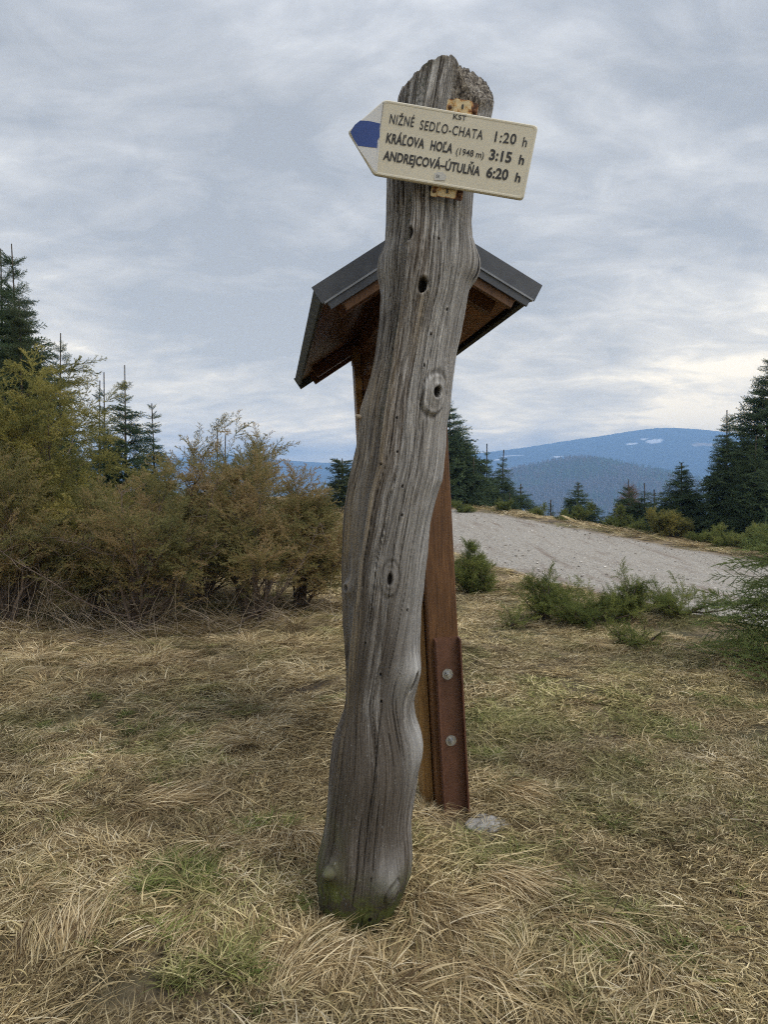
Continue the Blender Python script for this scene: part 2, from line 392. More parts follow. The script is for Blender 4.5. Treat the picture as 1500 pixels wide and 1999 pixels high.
def mat_rusty():
    s = NT('rusty_cream_paint'); P = s.coord('Object'); n = s.noise(P, 38, 6, .7, .5)
    e = s.math('ADD', n, s.math('MULTIPLY', s.attr('rust'), .35))
    c = s.ramp(e, [(.50, (.56, .46, .28)), (.58, (.50, .30, .11)), (.64, (.22, .085, .028)), (.76, (.07, .032, .018))])
    s.col(c); s.set(Roughness=.6); s.bump(n, .4, .002); return s.m
M['rusty'] = mat_rusty()
M['rust'] = mat_metal('dark_rust', (.05, .024, .014), (.14, .055, .02), .8, 0, 60)

def mat_leaf(name, stops, rough=.6, transl=.25, inst=True):
    s = NT(name); c = s.attr('c'); r = s.attr('rnd', 'INSTANCER') if inst else s.attr('rnd')
    f = s.math('ADD', s.math('MULTIPLY', c, .45), s.math('MULTIPLY', r, .55))
    col = s.ramp(f, stops); s.col(col); s.set(Roughness=rough)
    tr = s.N('ShaderNodeBsdfTranslucent'); s.L(col, tr.inputs[0])
    mx = s.N('ShaderNodeMixShader'); mx.inputs[0].default_value = transl; s.L(s.b.outputs[0], mx.inputs[1]); s.L(tr.outputs[0], mx.inputs[2]); s.L(mx.outputs[0], s.out.inputs[0])
    return s.m
M['jun_y'] = mat_leaf('yellow_green_juniper', [(0, (.09, .10, .035)), (.35, (.24, .235, .07)), (.65, (.38, .34, .10)), (1, (.54, .45, .16))], transl=.5)
M['jun_b'] = mat_leaf('bronzed_juniper', [(0, (.08, .088, .04)), (.30, (.21, .215, .08)), (.52, (.34, .29, .12)), (.74, (.36, .24, .12)), (1, (.55, .42, .26))], transl=.5)
M['jun_g'] = mat_leaf('green_juniper', [(0, (.08, .11, .035)), (.4, (.19, .23, .065)), (.75, (.32, .34, .10)), (1, (.46, .42, .16))], transl=.45)
M['spruce'] = mat_leaf('spruce_needles', [(0, (.03, .055, .03)), (.5, (.08, .125, .06)), (.85, (.15, .20, .09)), (1, (.22, .26, .11))], transl=.35)
M['spruce_near'] = mat_leaf('young_spruce_needles', [(0, (.09, .13, .05)), (.5, (.22, .28, .10)), (.85, (.34, .38, .14)), (1, (.48, .48, .20))], transl=.45)
M['pine'] = mat_leaf('pine_needles', [(0, (.03, .05, .022)), (.5, (.06, .085, .035)), (1, (.11, .13, .05))], transl=.15)
M['larch'] = mat_leaf('bare_twigs', [(0, (.16, .10, .07)), (.5, (.27, .18, .13)), (1, (.38, .27, .20))], transl=.05)
M['beech'] = mat_leaf('leafless_beech', [(0, (.05, .04, .03)), (.5, (.085, .066, .05)), (1, (.13, .10, .075))], transl=.05)
def mat_bark(name, a, b):
    s = NT(name); n = s.noise(s.coord('Object', scale=(1, 1, .4)), 60, 5, .7)
    s.col(s.mix(s.ramp(n, [(.35, 0.), (.65, 1.)]), a, b)); s.set(Roughness=.9); s.bump(n, .5, .004); return s.m
M['bark'] = mat_bark('juniper_bark', (.045, .033, .025), (.17, .13, .10))
M['barkg'] = mat_bark('spruce_bark', (.04, .032, .026), (.12, .10, .08))
M['deadwood'] = mat_bark('dead_twigs', (.18, .14, .10), (.44, .37, .28))
def mat_mtn(name, stops, snow=False):
    s = NT(name); P = s.coord('Position', scale=(.01, .01, .02)); n = s.noise(P, 1.2, 8, .7, .3); n2 = s.noise(P, 14, 6, .75)
    c = s.ramp(s.math('ADD', s.math('MULTIPLY', n, .6), s.math('MULTIPLY', n2, .4)), stops)
    if snow: c = s.mix(s.attr('snow'), c, (.85, .86, .88)); c = s.mix(s.attr('meadow'), c, (.34, .26, .17))
    s.col(c); s.set(Roughness=1.); s.bump(n2, .8, 12); return s.m
M['mtn'] = mat_mtn('far_forest', [(.38, (.015, .022, .016)), (.52, (.028, .036, .024)), (.62, (.06, .055, .038))], True)
M['hill'] = mat_mtn('hill_forest', [(.38, (.018, .024, .016)), (.52, (.04, .038, .025)), (.62, (.10, .07, .05))])
def mat_stone():
    s = NT('pale_stone'); n = s.noise(s.coord('Object'), 25, 8, .7, .4); s.col(s.ramp(n, [(.32, (.10, .095, .085)), (.5, (.29, .28, .26)), (.7, (.46, .45, .43))]))
    s.set(Roughness=.9); s.bump(n, .9, .01); return s.m
M['stone'] = mat_stone()
def mat_pebble():
    s = NT('pebbles'); r = s.attr('rnd', 'INSTANCER'); s.col(s.ramp(r, [(0, (.15, .13, .11)), (.5, (.34, .315, .28)), (1, (.62, .59, .54))])); s.set(Roughness=.9); return s.m
M['pebble'] = mat_pebble()

# ------------------------------------------------------------------ geometry-node instancer for foliage, grass, pebbles
def source(name, V, Fc, mats, attrs=None, smooth=False, mat_idx=None):
    me = np_mesh(name, V, Fc, mats, smooth=smooth, attrs=attrs, mat_idx=mat_idx)
    return bpy.data.objects.new(name, me)        # never linked: only a shape for the scatter below
_groups = {}
def scatter_group(srcs):
    key = tuple(o.name for o in srcs)
    if key in _groups: return _groups[key]
    g = bpy.data.node_groups.new('scatter', 'GeometryNodeTree')
    g.interface.new_socket('Geometry', in_out='INPUT', socket_type='NodeSocketGeometry')
    g.interface.new_socket('Geometry', in_out='OUTPUT', socket_type='NodeSocketGeometry')
    N = g.nodes.new; L = g.links.new
    gi = N('NodeGroupInput'); go = N('NodeGroupOutput'); iop = N('GeometryNodeInstanceOnPoints')
    L(gi.outputs[0], iop.inputs['Points'])
    jg = N('GeometryNodeJoinGeometry')
    for o in srcs:
        oi = N('GeometryNodeObjectInfo'); oi.inputs['Object'].default_value = o; oi.inputs['As Instance'].default_value = False
        gti = N('GeometryNodeGeometryToInstance'); L(oi.outputs['Geometry'], gti.inputs[0]); L(gti.outputs[0], jg.inputs[0])
    L(jg.outputs[0], iop.inputs['Instance'])
    iop.inputs['Pick Instance'].default_value = True
    def na(nm, typ):
        n = N('GeometryNodeInputNamedAttribute'); n.data_type = typ; n.inputs['Name'].default_value = nm; return n.outputs[0]
    L(na('vid', 'INT'), iop.inputs['Instance Index'])
    L(na('rot', 'FLOAT_VECTOR'), iop.inputs['Rotation'])
    L(na('scl', 'FLOAT_VECTOR'), iop.inputs['Scale'])
    L(iop.outputs[0], go.inputs[0])
    _groups[key] = g; return g
def scatter(name, pts, rot, scl, vid, srcs, extra=None, parent=None, mats=None):
    pts = np.asarray(pts, dtype=np.float32).reshape(-1, 3); n = len(pts)
    me = bpy.data.meshes.new(name); me.vertices.add(n); me.vertices.foreach_set('co', pts.ravel())
    a = me.attributes.new('rot', 'FLOAT_VECTOR', 'POINT'); a.data.foreach_set('vector', np.asarray(rot, dtype=np.float32).ravel())
    scl = np.asarray(scl, dtype=np.float32)
    if scl.ndim == 1: scl = np.repeat(scl[:, None], 3, 1)
    a = me.attributes.new('scl', 'FLOAT_VECTOR', 'POINT'); a.data.foreach_set('vector', scl.ravel())
    a = me.attributes.new('vid', 'INT', 'POINT'); a.data.foreach_set('value', np.asarray(vid, dtype=np.int32))
    for k, v in (extra or {}).items():
        a = me.attributes.new(k, 'FLOAT', 'POINT'); a.data.foreach_set('value', np.asarray(v, dtype=np.float32))
    o = ob(name, me, parent); md = o.modifiers.new('scatter', 'NODES'); md.node_group = scatter_group(srcs)
    return o

# ================================================================== GROUND
def build_ground():
    xs = np.concatenate([sinh_axis(-4200, 4600, 470, 1.6)]); ys = sinh_axis(-600, 5200, 470, 1.7, 3.0)
    X, Y = np.meshgrid(xs, ys, indexing='ij'); Z = hz(X, Y)
    V = np.stack([X, Y, Z], -1).reshape(-1, 3)
    o = ob('ground', np_mesh('ground', V, grid_faces(len(xs), len(ys)), [M['earth']], attrs={'far': sst(90, 260, np.hypot(X, Y))})); tag(o, kind='structure')
    # gravel road: a sheet draped on the ground
    ts = np.linspace(0, 1, 90); yy = np.concatenate([np.linspace(-20, 3, 30), np.linspace(3.1, 30, 230), np.linspace(30.3, 78, 90)])
    T, YY = np.meshgrid(ts, yy, indexing='ij')
    wob = fbm(YY * .9, YY * 0, 0, 3, 31) * .35 ; wob2 = fbm(YY * .9, YY * 0 + 5, 0, 3, 37) * .25
    X0 = x_near(YY) + wob; X1 = x_far(YY) + wob2; X = X0 + (X1 - X0) * T
    fine = fbm(X * 1.2, YY * 1.2, 0, 3, 41) * .015
    Z = hz(X, YY) + .012 + fine * 0.4 + .02 * np.sin(T * math.pi) - .05 * (np.minimum(T, 1 - T) < .003)
    e = 1 - sst(0, .07, np.minimum(T, 1 - T) + .02 * fbm(X * 2, YY * 2, 0, 2, 4))
    V = np.stack([X, YY, Z], -1).reshape(-1, 3)
    o = ob('gravel_road', np_mesh('gravel_road', V, grid_faces(len(ts), len(yy)), [M['gravel']], attrs={'edge': e})); tag(o, kind='structure')
    # loose stones
    def rock(seed):
        r = np.random.default_rng(seed); a = []
        P = [(0, 0, 1), (0, 0, -.5)] + [(math.cos(k * 1.047), math.sin(k * 1.047), .1) for k in range(6)] + [(.6 * math.cos(k * 1.047 + .5), .6 * math.sin(k * 1.047 + .5), .75) for k in range(6)]
        P = np.array(P) * (1 + r.uniform(-.25, .25, (14, 1))) * (.01, .008, .006)
        Fs = [(8 + k, 8 + (k + 1) % 6, 0) for k in range(6)] + [(2 + k, 2 + (k + 1) % 6, 8 + k) for k in range(6)] + [(2 + (k + 1) % 6, 8 + (k + 1) % 6, 8 + k) for k in range(6)] + [(1, 2 + (k + 1) % 6, 2 + k) for k in range(6)]
        return source('pebble_shape', P, Fs, [M['pebble']])
    n = 16000; y = 5 + 22 * rng.random(n) ** 1.4; t = rng.random(n)
    x = x_near(y) + (x_far(y) - x_near(y)) * t - .3 + .5 * rng.random(n)
    kp = x < .75 * y + 2; x = x[kp]; y = y[kp]; n = len(x)
    z = hz(x, y) + .03
    s = rng.uniform(.6, 1.5, n) * (1 + (rng.random(n) < .04) * 2.0)
    o = scatter('gravel', np.stack([x, y, z], -1), np.stack([rng.uniform(-.3, .3, n), rng.uniform(-.3, .3, n), rng.uniform(0, 6.28, n)], -1), s, rng.integers(0, 3, n), [rock(1), rock(2), rock(3)], {'rnd': rng.random(n)})
    tag(o, 'small grey loose stones scattered over the gravel road', 'gravel', kind='stuff')
build_ground()

# ================================================================== MOUNTAINS
def mountain(name, prof, Y0, depth, front, mat, nseed, amp, n=(520, 120), tree=0.0, feats=()):
    pxs = np.array([p[0] for p in prof]); pys = np.array([p[1] for p in prof])
    Xp = np.array([at(p[0], p[1], Y0)[0] for p in prof]); Zp = np.array([at(p[0], p[1], Y0)[2] for p in prof])
    xs = np.linspace(Xp[0], Xp[-1], n[0])
    ys = np.concatenate([np.linspace(Y0 - front, Y0, n[1]), np.linspace(Y0, Y0 + depth, 30)[1:]])
    X, Y = np.meshgrid(xs, ys, indexing='ij')
    from_ridge = np.interp(xs, Xp, Zp)
    k = 9; ker = np.hanning(2 * k + 1); ker /= ker.sum(); zr = np.convolve(np.pad(from_ridge, k, 'edge'), ker, 'valid')
    t = np.where(Y < Y0, (Y0 - Y) / front, (Y - Y0) / depth)
    prof_ = np.where(Y < Y0, 1 - t ** 1.25, 1 - t ** 1.5)
    Z = -64 + (zr[:, None] + 64) * prof_
    nz = fbm(X * .004, Y * .004, 0, 4, nseed); Z = Z + nz * amp * np.clip(t * 3, 0, 1) * (1 - t) 
    Z = Z + tree * np.abs(fbm(X * .09, Y * .09, 0, 2, nseed + 3))
    at_ = {'snow': np.zeros_like(X), 'meadow': np.zeros_like(X)}
    # what a place on the slope looks like (snow fields, meadows), placed on the mountain itself
    for (px, py, wx, wt, key, sd_) in feats:
        xc = (px - CX) / F * (Y0 - .2 * front)
        # find t where slope is seen at that height
        i = int(np.argmin(np.abs(xs - (px - CX) / F * Y0)))
        dyc = ray(px, py); col_ang = (Z[i] - CAM_Z) / Y[i]; j = int(np.argmin(np.abs(np.where(Y[i] <= Y0, col_ang, 99) - dyc[2] / dyc[1])))
        xc = dyc[0] / dyc[1] * Y[i, j]; yc = Y[i, j]
        d = ((X - xc) / wx) ** 2 + ((Y - yc) / wt) ** 2 + .9 * fbm(X * .03, Y * .012, 0, 3, sd_)
        at_[key] = np.maximum(at_[key], 1 - sst(.55, .8, d))
    V = np.stack([X, Y, Z], -1).reshape(-1, 3)
    o = ob(name, np_mesh(name, V, grid_faces(len(xs), len(ys)), [mat], attrs=at_)); tag(o, kind='structure')
    return xs, ys, Z
farprof = [(-1500, 930), (-700, 915), (0, 905), (300, 898), (380, 893), (406, 886), (440, 887), (467, 890), (550, 899), (644, 905), (760, 903), (860, 896), (930, 886), (1000, 878), (1060, 869), (1100, 862), (1150, 855), (1200, 848), (1250, 839), (1300, 835), (1350, 837), (1400, 843), (1460, 852), (1600, 880), (1900, 920), (2600, 945)]
mountain('mountain', farprof, 3300, 700, 1350, M['mtn'], 11, 26, (700, 150), 4,
         feats=[(1278, 853, 34, 42, 'snow', 51), (1235, 856, 26, 24, 'snow', 52), (1260, 847, 8, 30, 'snow', 53), (1222, 874, 6, 26, 'snow', 54),
                (1378, 869, 62, 46, 'meadow', 55), (1357, 869, 12, 14, 'snow', 56), (1090, 884, 26, 22, 'snow', 57), (1000, 889, 60, 16, 'snow', 58), (972, 894, 20, 16, 'snow', 59), (1300, 920, 26, 30, 'snow', 60), (1005, 910, 70, 30, 'meadow', 61)])
nearprof = [(560, 1010), (700, 985), (850, 965), (930, 940), (980, 921), (1020, 910), (1050, 906), (1080, 900), (1105, 894), (1130, 891), (1160, 895), (1200, 903), (1250, 913), (1290, 921), (1330, 930), (1400, 945), (1500, 962), (1700, 985), (1900, 1010)]
hx, hy, hzz = mountain('wooded_hill', nearprof, 1350, 380, 450, M['hill'], 17, 14, (360, 110))
def build_forest():
    # far-off wood on the hill
    def cone(seed, wid, name, mat):
        V = []; Fs = []; r = np.random.default_rng(seed)
        for k in range(3):
            z0 = k * .28 + .05; z1 = z0 + .42; b = len(V); rr = wid * (1 - k * .28)
            for a in range(7):
                q = a * math.tau / 7; V.append((math.cos(q) * rr * r.uniform(.8, 1.2), math.sin(q) * rr * r.uniform(.8, 1.2), z0))
            V.append((0, 0, z1)); Fs += [(b + a, b + (a + 1) % 7, b + 7) for a in range(7)]
        return source(name, np.array(V), Fs, [mat], attrs={'c': r.random(len(V))})
    s1 = cone(1, .20, 'far_spruce_shape', M['spruce']); s2 = cone(2, .34, 'far_beech_shape', M['beech'])
    n = 15000; i = rng.integers(2, len(hx) - 2, n); j = (rng.random(n) * 112).astype(int)
    x = hx[i] + rng.uniform(-1.8, 1.8, n); y = hy[j] + rng.uniform(-2.2, 2.2, n); z = hzz[i, j]
    kp = z > -40; x, y, z = x[kp], y[kp], z[kp]; n = len(x)
    bee = fbm(x * .008, y * .008, 0, 3, 77) + rng.uniform(-.25, .25, n) > -.08
    sc_ = np.where(bee, rng.uniform(4.5, 8, n), rng.uniform(6, 11.5, n))
    o = scatter('distant_forest', np.stack([x, y, z - .5], -1), np.stack([np.zeros(n), np.zeros(n), rng.uniform(0, 6, n)], -1), sc_, bee.astype(int), [s2, s1], {'rnd': rng.random(n)})
    tag(o, 'bare and evergreen woodland covering the low wooded hill', 'forest', kind='stuff')
build_forest()

# ================================================================== GRASS
def blades(n, r, Lr, w, rise, spread, seed, fall=1.0, S=4, curl=.35, radial=0.0):
    g = np.random.default_rng(seed)
    a0 = g.uniform(0, math.tau, n); rr = r * np.sqrt(g.random(n)); bx = rr * np.cos(a0); by = rr * np.sin(a0)
    Ls = g.uniform(Lr[0], Lr[1], n); hd = g.normal(0, spread, n) if radial == 0 else a0 + g.normal(0, .35, n)
    up = g.uniform(rise[0], rise[1], n); cu = g.normal(0, curl, n); ww = w * g.uniform(.6, 1.4, n)
    s = np.linspace(0, 1, S + 1)
    sx = s[None, :]
    hor = Ls[:, None] * sx * np.cos(up[:, None] * (1 - .6 * sx))
    zz = Ls[:, None] * (np.sin(up)[:, None] * sx - fall * np.sin(up)[:, None] * .75 * sx ** 2.2)
    side = Ls[:, None] * cu[:, None] * sx ** 2
    ca, sa = np.cos(hd)[:, None], np.sin(hd)[:, None]
    x = bx[:, None] + ca * hor - sa * side; y = by[:, None] + sa * hor + ca * side
    z = np.maximum(zz, .002) + g.uniform(0, .012, n)[:, None]
    tw = hd + math.pi / 2 + g.normal(0, .5, n); tx, ty = np.cos(tw)[:, None], np.sin(tw)[:, None]
    tz = g.normal(0, .6, n)[:, None]
    hw = (ww[:, None] / 2) * (1 - .85 * sx ** 1.6)
    A = np.stack([x - tx * hw, y - ty * hw, z - tz * hw], -1); B = np.stack([x + tx * hw, y + ty * hw, z + tz * hw], -1)
    V = np.stack([A, B], 2).reshape(n, -1, 3)
    k = np.arange(S); q = np.stack([2 * k, 2 * k + 1, 2 * k + 3, 2 * k + 2], -1)
    Fc = (q[None] + (np.arange(n) * (2 * (S + 1)))[:, None, None]).reshape(-1, 4)
    c = np.repeat(g.random(n), 2 * (S + 1)); u = np.tile(np.repeat(s, 2), n)
    return V.reshape(-1, 3), Fc, {'c': c, 's': u}
MATS = []
for k in range(5):
    V, Fc, A = blades(105, .13, (.03, .16), .0044, (.06, .75), .95, 100 + k, 1.0, curl=.6); MATS.append(source('lying_grass_shape', V, Fc, [M['grass']], A))
SHORT = []
for k in range(4):
    V, Fc, A = blades(130, .12, (.016, .052), .0036, (.2, 1.25), 1.8, 200 + k, .7, S=3); SHORT.append(source('short_grass_shape', V, Fc, [M['grass']], A))
UPR = []
for k in range(3):
    V, Fc, A = blades(45, .055, (.05, .13), .0050, (.7, 1.4), 2.0, 300 + k, .6); UPR.append(source('green_grass_shape', V, Fc, [M['grass']], A))
TUS = []
for k in range(3):
    V, Fc, A = blades(170, .07, (.08, .27), .0042, (.30, 1.25), .5, 400 + k, 1.15, S=6, curl=.35, radial=1.0); TUS.append(source('tussock_shape', V, Fc, [M['grass']], A))
LONG = []
for k in range(3):
    V, Fc, A = blades(85, .07, (.08, .26), .0036, (.15, .75), .28, 500 + k, 1.1, S=5, curl=.22); LONG.append(source('combed_grass_shape', V, Fc, [M['grass']], A))
ALLG = MATS + SHORT + UPR + TUS + LONG        # index order may be reversed by the join; find out with the helper below
def gid(kind, n):
    base = {'mat': 0, 'short': 5, 'up': 9, 'tus': 12, 'long': 15}[kind]; cnt = {'mat': 5, 'short': 4, 'up': 3, 'tus': 3, 'long': 3}[kind]
    v = base + rng.integers(0, cnt, n)
    return (len(ALLG) - 1 - v) if JOIN_REVERSED else v
JOIN_REVERSED = True
soil = [(270, 1940, .26, .16), (470, 1790, .12, .08), (380, 1590, .1, .06), (130, 1820, .12, .07), (20, 1545, .10, .07), (1075, 1840, .08, .05), (1390, 1240, .5, .3), (860, 1560, .06, .05)]
soilw = [(*ground_hit(a, min(b, 1995)), c, d) for a, b, c, d in soil]
def soil_mask(x, y):
    m = np.zeros_like(x)
    for sx, sy, a, b in soilw: m = np.maximum(m, np.exp(-(((x - sx) / a) ** 2 + ((y - sy) / b) ** 2) * .9))
    return m
def occupied(x, y):
    m = ((x + .09) / .185) ** 2 + ((y - 2.47) / .235) ** 2 < 1
    m |= ((x - .50) / .12) ** 2 + ((y - 3.02) / .12) ** 2 < 1
    m |= (np.abs(x - .34) < .13) & (np.abs(y - 3.22) < .20)
    return m
def build_grass():
    P = []; Rt = []; S = []; I = []; T = []; B = []; CO = []
    def layer(y0, y1, dens, kind, smin, smax, cond=None, zoff=0.0, tint=None, br=(.72, 1.2), jit=.7, up=0.0):
        wmax = .72 * y1 + 1.6; n = int(dens * (y1 - y0) * 2 * wmax)
        y = rng.uniform(y0, y1, n); x = rng.uniform(-wmax, wmax, n)
        kp = np.abs(x) < .72 * y + 1.2
        kp &= ~occupied(x, y)
        kp &= (x < x_near(y) - .05 + .5 * fbm(x * 1.5, y * 1.5, 0, 2, 8)) | (x > x_far(y) + .1 + .3 * fbm(x, y, 0, 2, 9))
        kp &= rng.random(n) > soil_mask(x, y) * 1.15
        if cond is not None: kp &= rng.random(n) < cond(x, y)
        if kind != 'up': kp &= rng.random(n) < .40 + .60 * sst(-.30, .12, fbm(x * 2.7, y * 2.7, 0, 3, 67))
        x = x[kp]; y = y[kp]; n = len(x); z = hz(x, y) + zoff
        fl = fbm(x * .55, y * .55, 0, 2, 61) * 4.5 + fbm(x * 2.2, y * 2.2, 0, 1, 62) * 1.3 - .5
        e = .03; gx = (hz(x + e, y) - hz(x - e, y)) / (2 * e); gy = (hz(x, y + e) - hz(x, y - e)) / (2 * e)
        a = fl + rng.normal(0, jit, n)
        ca, sa = np.cos(a), np.sin(a)
        pitch = -np.arctan(gx * ca + gy * sa) + rng.normal(0, .08, n); roll = np.arctan(-gx * sa + gy * ca) + rng.normal(0, .1, n)
        P.append(np.stack([x, y, z], -1)); Rt.append(np.stack([roll, pitch, a], -1)); S.append(rng.uniform(smin, smax, n)); I.append(gid(kind, n))
        gr = .8 * fbm(x * 1.6, y * 1.6, 0, 3, 71) + .8 * fbm(x * 5, y * 5, 0, 2, 72)
        t = tint(x, y, gr, n) if tint else np.zeros(n)
        CO.append(np.clip(.5 + .55 * fbm(x * 2.4, y * 2.4, 0, 3, 171) + rng.normal(0, .22, n), 0, 1))
        T.append(np.clip(t, 0, 1)); b = rng.uniform(br[0], br[1], n) * (1 + .55 * fbm(x * 1.3, y * 1.3, 0, 4, 73)) * (1 - .35 * soil_mask(x, y))
        B.append(b)
    longf = lambda x, y: 1 - .8 * sst(.1, .8, x - .35 - .25 * (y < 2.4) + .45 * fbm(x * 1.1, y * 1.1, 0, 2, 66) - .15 * (3 - y)) * (y < 9)
    shortf = lambda x, y: .25 + .75 * sst(-.2, .6, x - .35 + .45 * fbm(x * 1.1, y * 1.1, 0, 2, 66) - .15 * (3 - y))
    tm = lambda x, y, g, n: (.10 + .45 * sst(.05, .5, g)) * (.4 + .9 * rng.random(n))
    ts = lambda x, y, g, n: (.24 + .5 * sst(-.1, .5, g)) * (.4 + .8 * rng.random(n))
    tg = lambda x, y, g, n: .75 + .4 * rng.random(n)
    layer(1.3, 4.2, 250, 'mat', .55, 1.02, longf, tint=tm)
    layer(4.2, 9, 110, 'mat', .8, 1.25, longf, tint=tm)
    layer(9, 20, 22, 'mat', 1.3, 2.0, None, tint=tm)
    layer(20, 50, 5, 'mat', 2.2, 3.2, None, tint=tm)
    layer(1.3, 4.5, 270, 'short', .8, 1.3, shortf, tint=ts)
    layer(4.5, 9, 95, 'short', 1.0, 1.6, shortf, tint=ts)
    greenf = lambda x, y: sst(.10, .42, fbm(x * 1.3, y * 1.3, 0, 3, 71) + .3 * fbm(x * 4, y * 4, 0, 1, 3)) * .9 + .06
    layer(1.3, 5, 60, 'up', .45, .95, greenf, tint=tg, br=(.7, 1.1))
    # green tufts and tussocks that the photograph singles out
    def spot(px, py, n, rad, kind, s0, s1, tint, br=(.8, 1.1), a=None):
        gx, gy = ground_hit(px, py)
        q = rng.uniform(0, math.tau, n); r_ = rad * np.sqrt(rng.random(n)); x = gx + r_ * np.cos(q); y = gy + r_ * np.sin(q) * .7
        kp = ~occupied(x, y); x = x[kp]; y = y[kp]; n = len(x)
        P.append(np.stack([x, y, hz(x, y)], -1)); ang = rng.uniform(0, 6.28, n) if a is None else rng.normal(a, .3, n)
        Rt.append(np.stack([rng.normal(0, .12, n), rng.normal(0, .12, n), ang], -1)); S.append(rng.uniform(s0, s1, n)); I.append(gid(kind, n))
        T.append(np.clip(rng.normal(tint, .12, n), 0, 1)); B.append(rng.uniform(*br, n)); CO.append(rng.uniform(.2, .9, n))
    for a in [(340, 1715, 26, .17, 'up', .6, 1.0, .95), (520, 1620, 10, .12, 'up', .6, .9, .9), (650, 1380, 8, .12, 'up', .7, 1., .8), (950, 1470, 14, .10, 'up', .6, .95, .95),
              (420, 1900, 16, .16, 'up', .6, 1., .7), (940, 1640, 8, .08, 'up', .5, .8, .95), (1200, 1800, 12, .12, 'up', .5, .8, .8), (600, 1770, 10, .06, 'up', .4, .7, 1.), (800, 1800, 8, .05, 'up', .4, .7, .95),
              (1210, 1870, 8, .1, 'up', .5, .9, .9), (480, 1395, 8, .14, 'up', .7, .9, .7)]: spot(*a)
    for a in [(1140, 1262, 5, .16, 'tus', .7, 1.0, .12), (845, 1590, 5, .08, 'tus', .55, .75, .05), (880, 1560, 3, .05, 'tus', .5, .7, .05), (810, 1770, 5, .10, 'tus', .7, .95, .0), (760, 1850, 6, .14, 'tus', .65, .95, .0),
              (700, 1880, 3, .12, 'tus', .6, .8, .05), (430, 1650, 5, .12, 'tus', .55, .8, .02), (250, 1600, 4, .15, 'tus', .5, .75, .0), (500, 1440, 5, .2, 'tus', .6, .85, .05), (960, 1530, 3, .07, 'tus', .5, .7, .0),
              (620, 1820, 4, .08, 'tus', .5, .7, .05), (590, 1270, 8, .3, 'tus', .8, 1.1, .0), (250, 1300, 10, .45, 'tus', .8, 1.2, .0), (80, 1290, 10, .4, 'tus', .9, 1.2, .0), (440, 1255, 8, .4, 'tus', .8, 1.1, .0), (150, 1330, 9, .4, 'tus', .8, 1.1, .0),
              (350, 1310, 8, .35, 'tus', .8, 1.1, .0), (1180, 1215, 7, .35, 'tus', .7, 1., .1), (1050, 1240, 5, .3, 'tus', .6, .9, .1), (1300, 1260, 5, .35, 'tus', .6, .9, .1), (940, 1190, 5, .2, 'tus', .7, 1., .1), (1420, 1330, 5, .3, 'tus', .5, .8, .1), (60, 1740, 4, .14, 'tus', .5, .7, .05), (1100, 1700, 3, .1, 'tus', .4, .6, .1), (980, 1930, 4, .14, 'tus', .55, .8, .03)]: spot(*a)
    for a in [(835, 1760, 14, .07), (860, 1800, 16, .09), (890, 1860, 16, .11), (850, 1900, 12, .12), (800, 1930, 10, .10), (860, 1590, 10, .05), (990, 1540, 8, .06), (1000, 1700, 10, .12), (1100, 1780, 10, .14), (620, 1850, 8, .1)]: spot(*a, 'long', .75, 1.15, .0, (.85, 1.15), -0.85)
    for a in [(80, 1600, 16, .2), (330, 1560, 14, .2), (450, 1450, 14, .2), (120, 1450, 14, .25), (560, 1620, 12, .15), (200, 1750, 12, .15), (380, 1800, 10, .15), (90, 1880, 12, .15), (560, 1920, 10, .14), (1250, 1900, 8, .15)]: spot(*a, 'long', .65, 1.05, .0, (.8, 1.1), rng.uniform(0, 6.28))
    for a in [(40, 1230), (120, 1255), (200, 1235), (300, 1240), (380, 1215), (450, 1225), (530, 1240), (600, 1225), (640, 1190), (90, 1190), (30, 1320), (560, 1190), (330, 1280), (10, 1260)]: spot(*a, 9, .35, 'tus', .8, 1.35, .0, (.55, .95))
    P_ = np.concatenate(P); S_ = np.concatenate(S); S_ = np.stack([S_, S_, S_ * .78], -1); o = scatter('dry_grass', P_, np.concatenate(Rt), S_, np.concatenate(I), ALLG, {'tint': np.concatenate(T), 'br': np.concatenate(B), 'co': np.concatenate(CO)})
    tag(o, 'matted straw coloured winter grass with green tufts covering the ground', 'grass', kind='stuff')
build_grass()

# ================================================================== LOG POST
LOGY = 2.51
EDG = [(60, 790, 968), (105, 786, 968), (150, 782, 967), (200, 777, 964), (225, 771, 960), (300, 760, 937), (347, 756, 926), (379, 755, 924.5), (440, 754, 920), (476, 752, 922), (494, 745.5, 930), (505, 740, 934), (516, 737, 936), (530, 737, 936), (542, 738, 933), (552, 740, 926), (563, 743, 916), (584, 744, 912), (620, 742, 906), (656, 738, 900), (692, 733, 891), (728, 726, 887), (764, 715, 882),
       (800, 703, 879), (840, 700, 872), (875, 695, 871), (910, 687, 868), (940, 680, 865), (955, 678, 858), (980, 674, 851), (1015, 670, 842.6), (1050, 668, 838), (1085, 667.5, 835), (1120, 667, 830), (1155, 668, 827), (1190, 668, 822), (1225, 670, 820.5), (1260, 672.5, 820), (1280, 673, 820), (1300, 674, 822), (1320, 674.5, 819), (1340, 675, 814),
       (1367, 674, 809), (1387, 671, 810), (1400, 666, 812), (1415, 660, 818), (1427, 655, 822), (1450, 648, 824.5), (1473, 646, 823), (1500, 643, 817), (1533, 641, 813), (1567, 639, 807), (1600, 636, 803), (1633, 630, 804), (1667, 622, 806), (1683, 618, 805), (1705, 618, 802), (1733, 620, 789), (1767, 623, 778), (1795, 630, 772), (1850, 630, 772), (1930, 632, 772)]
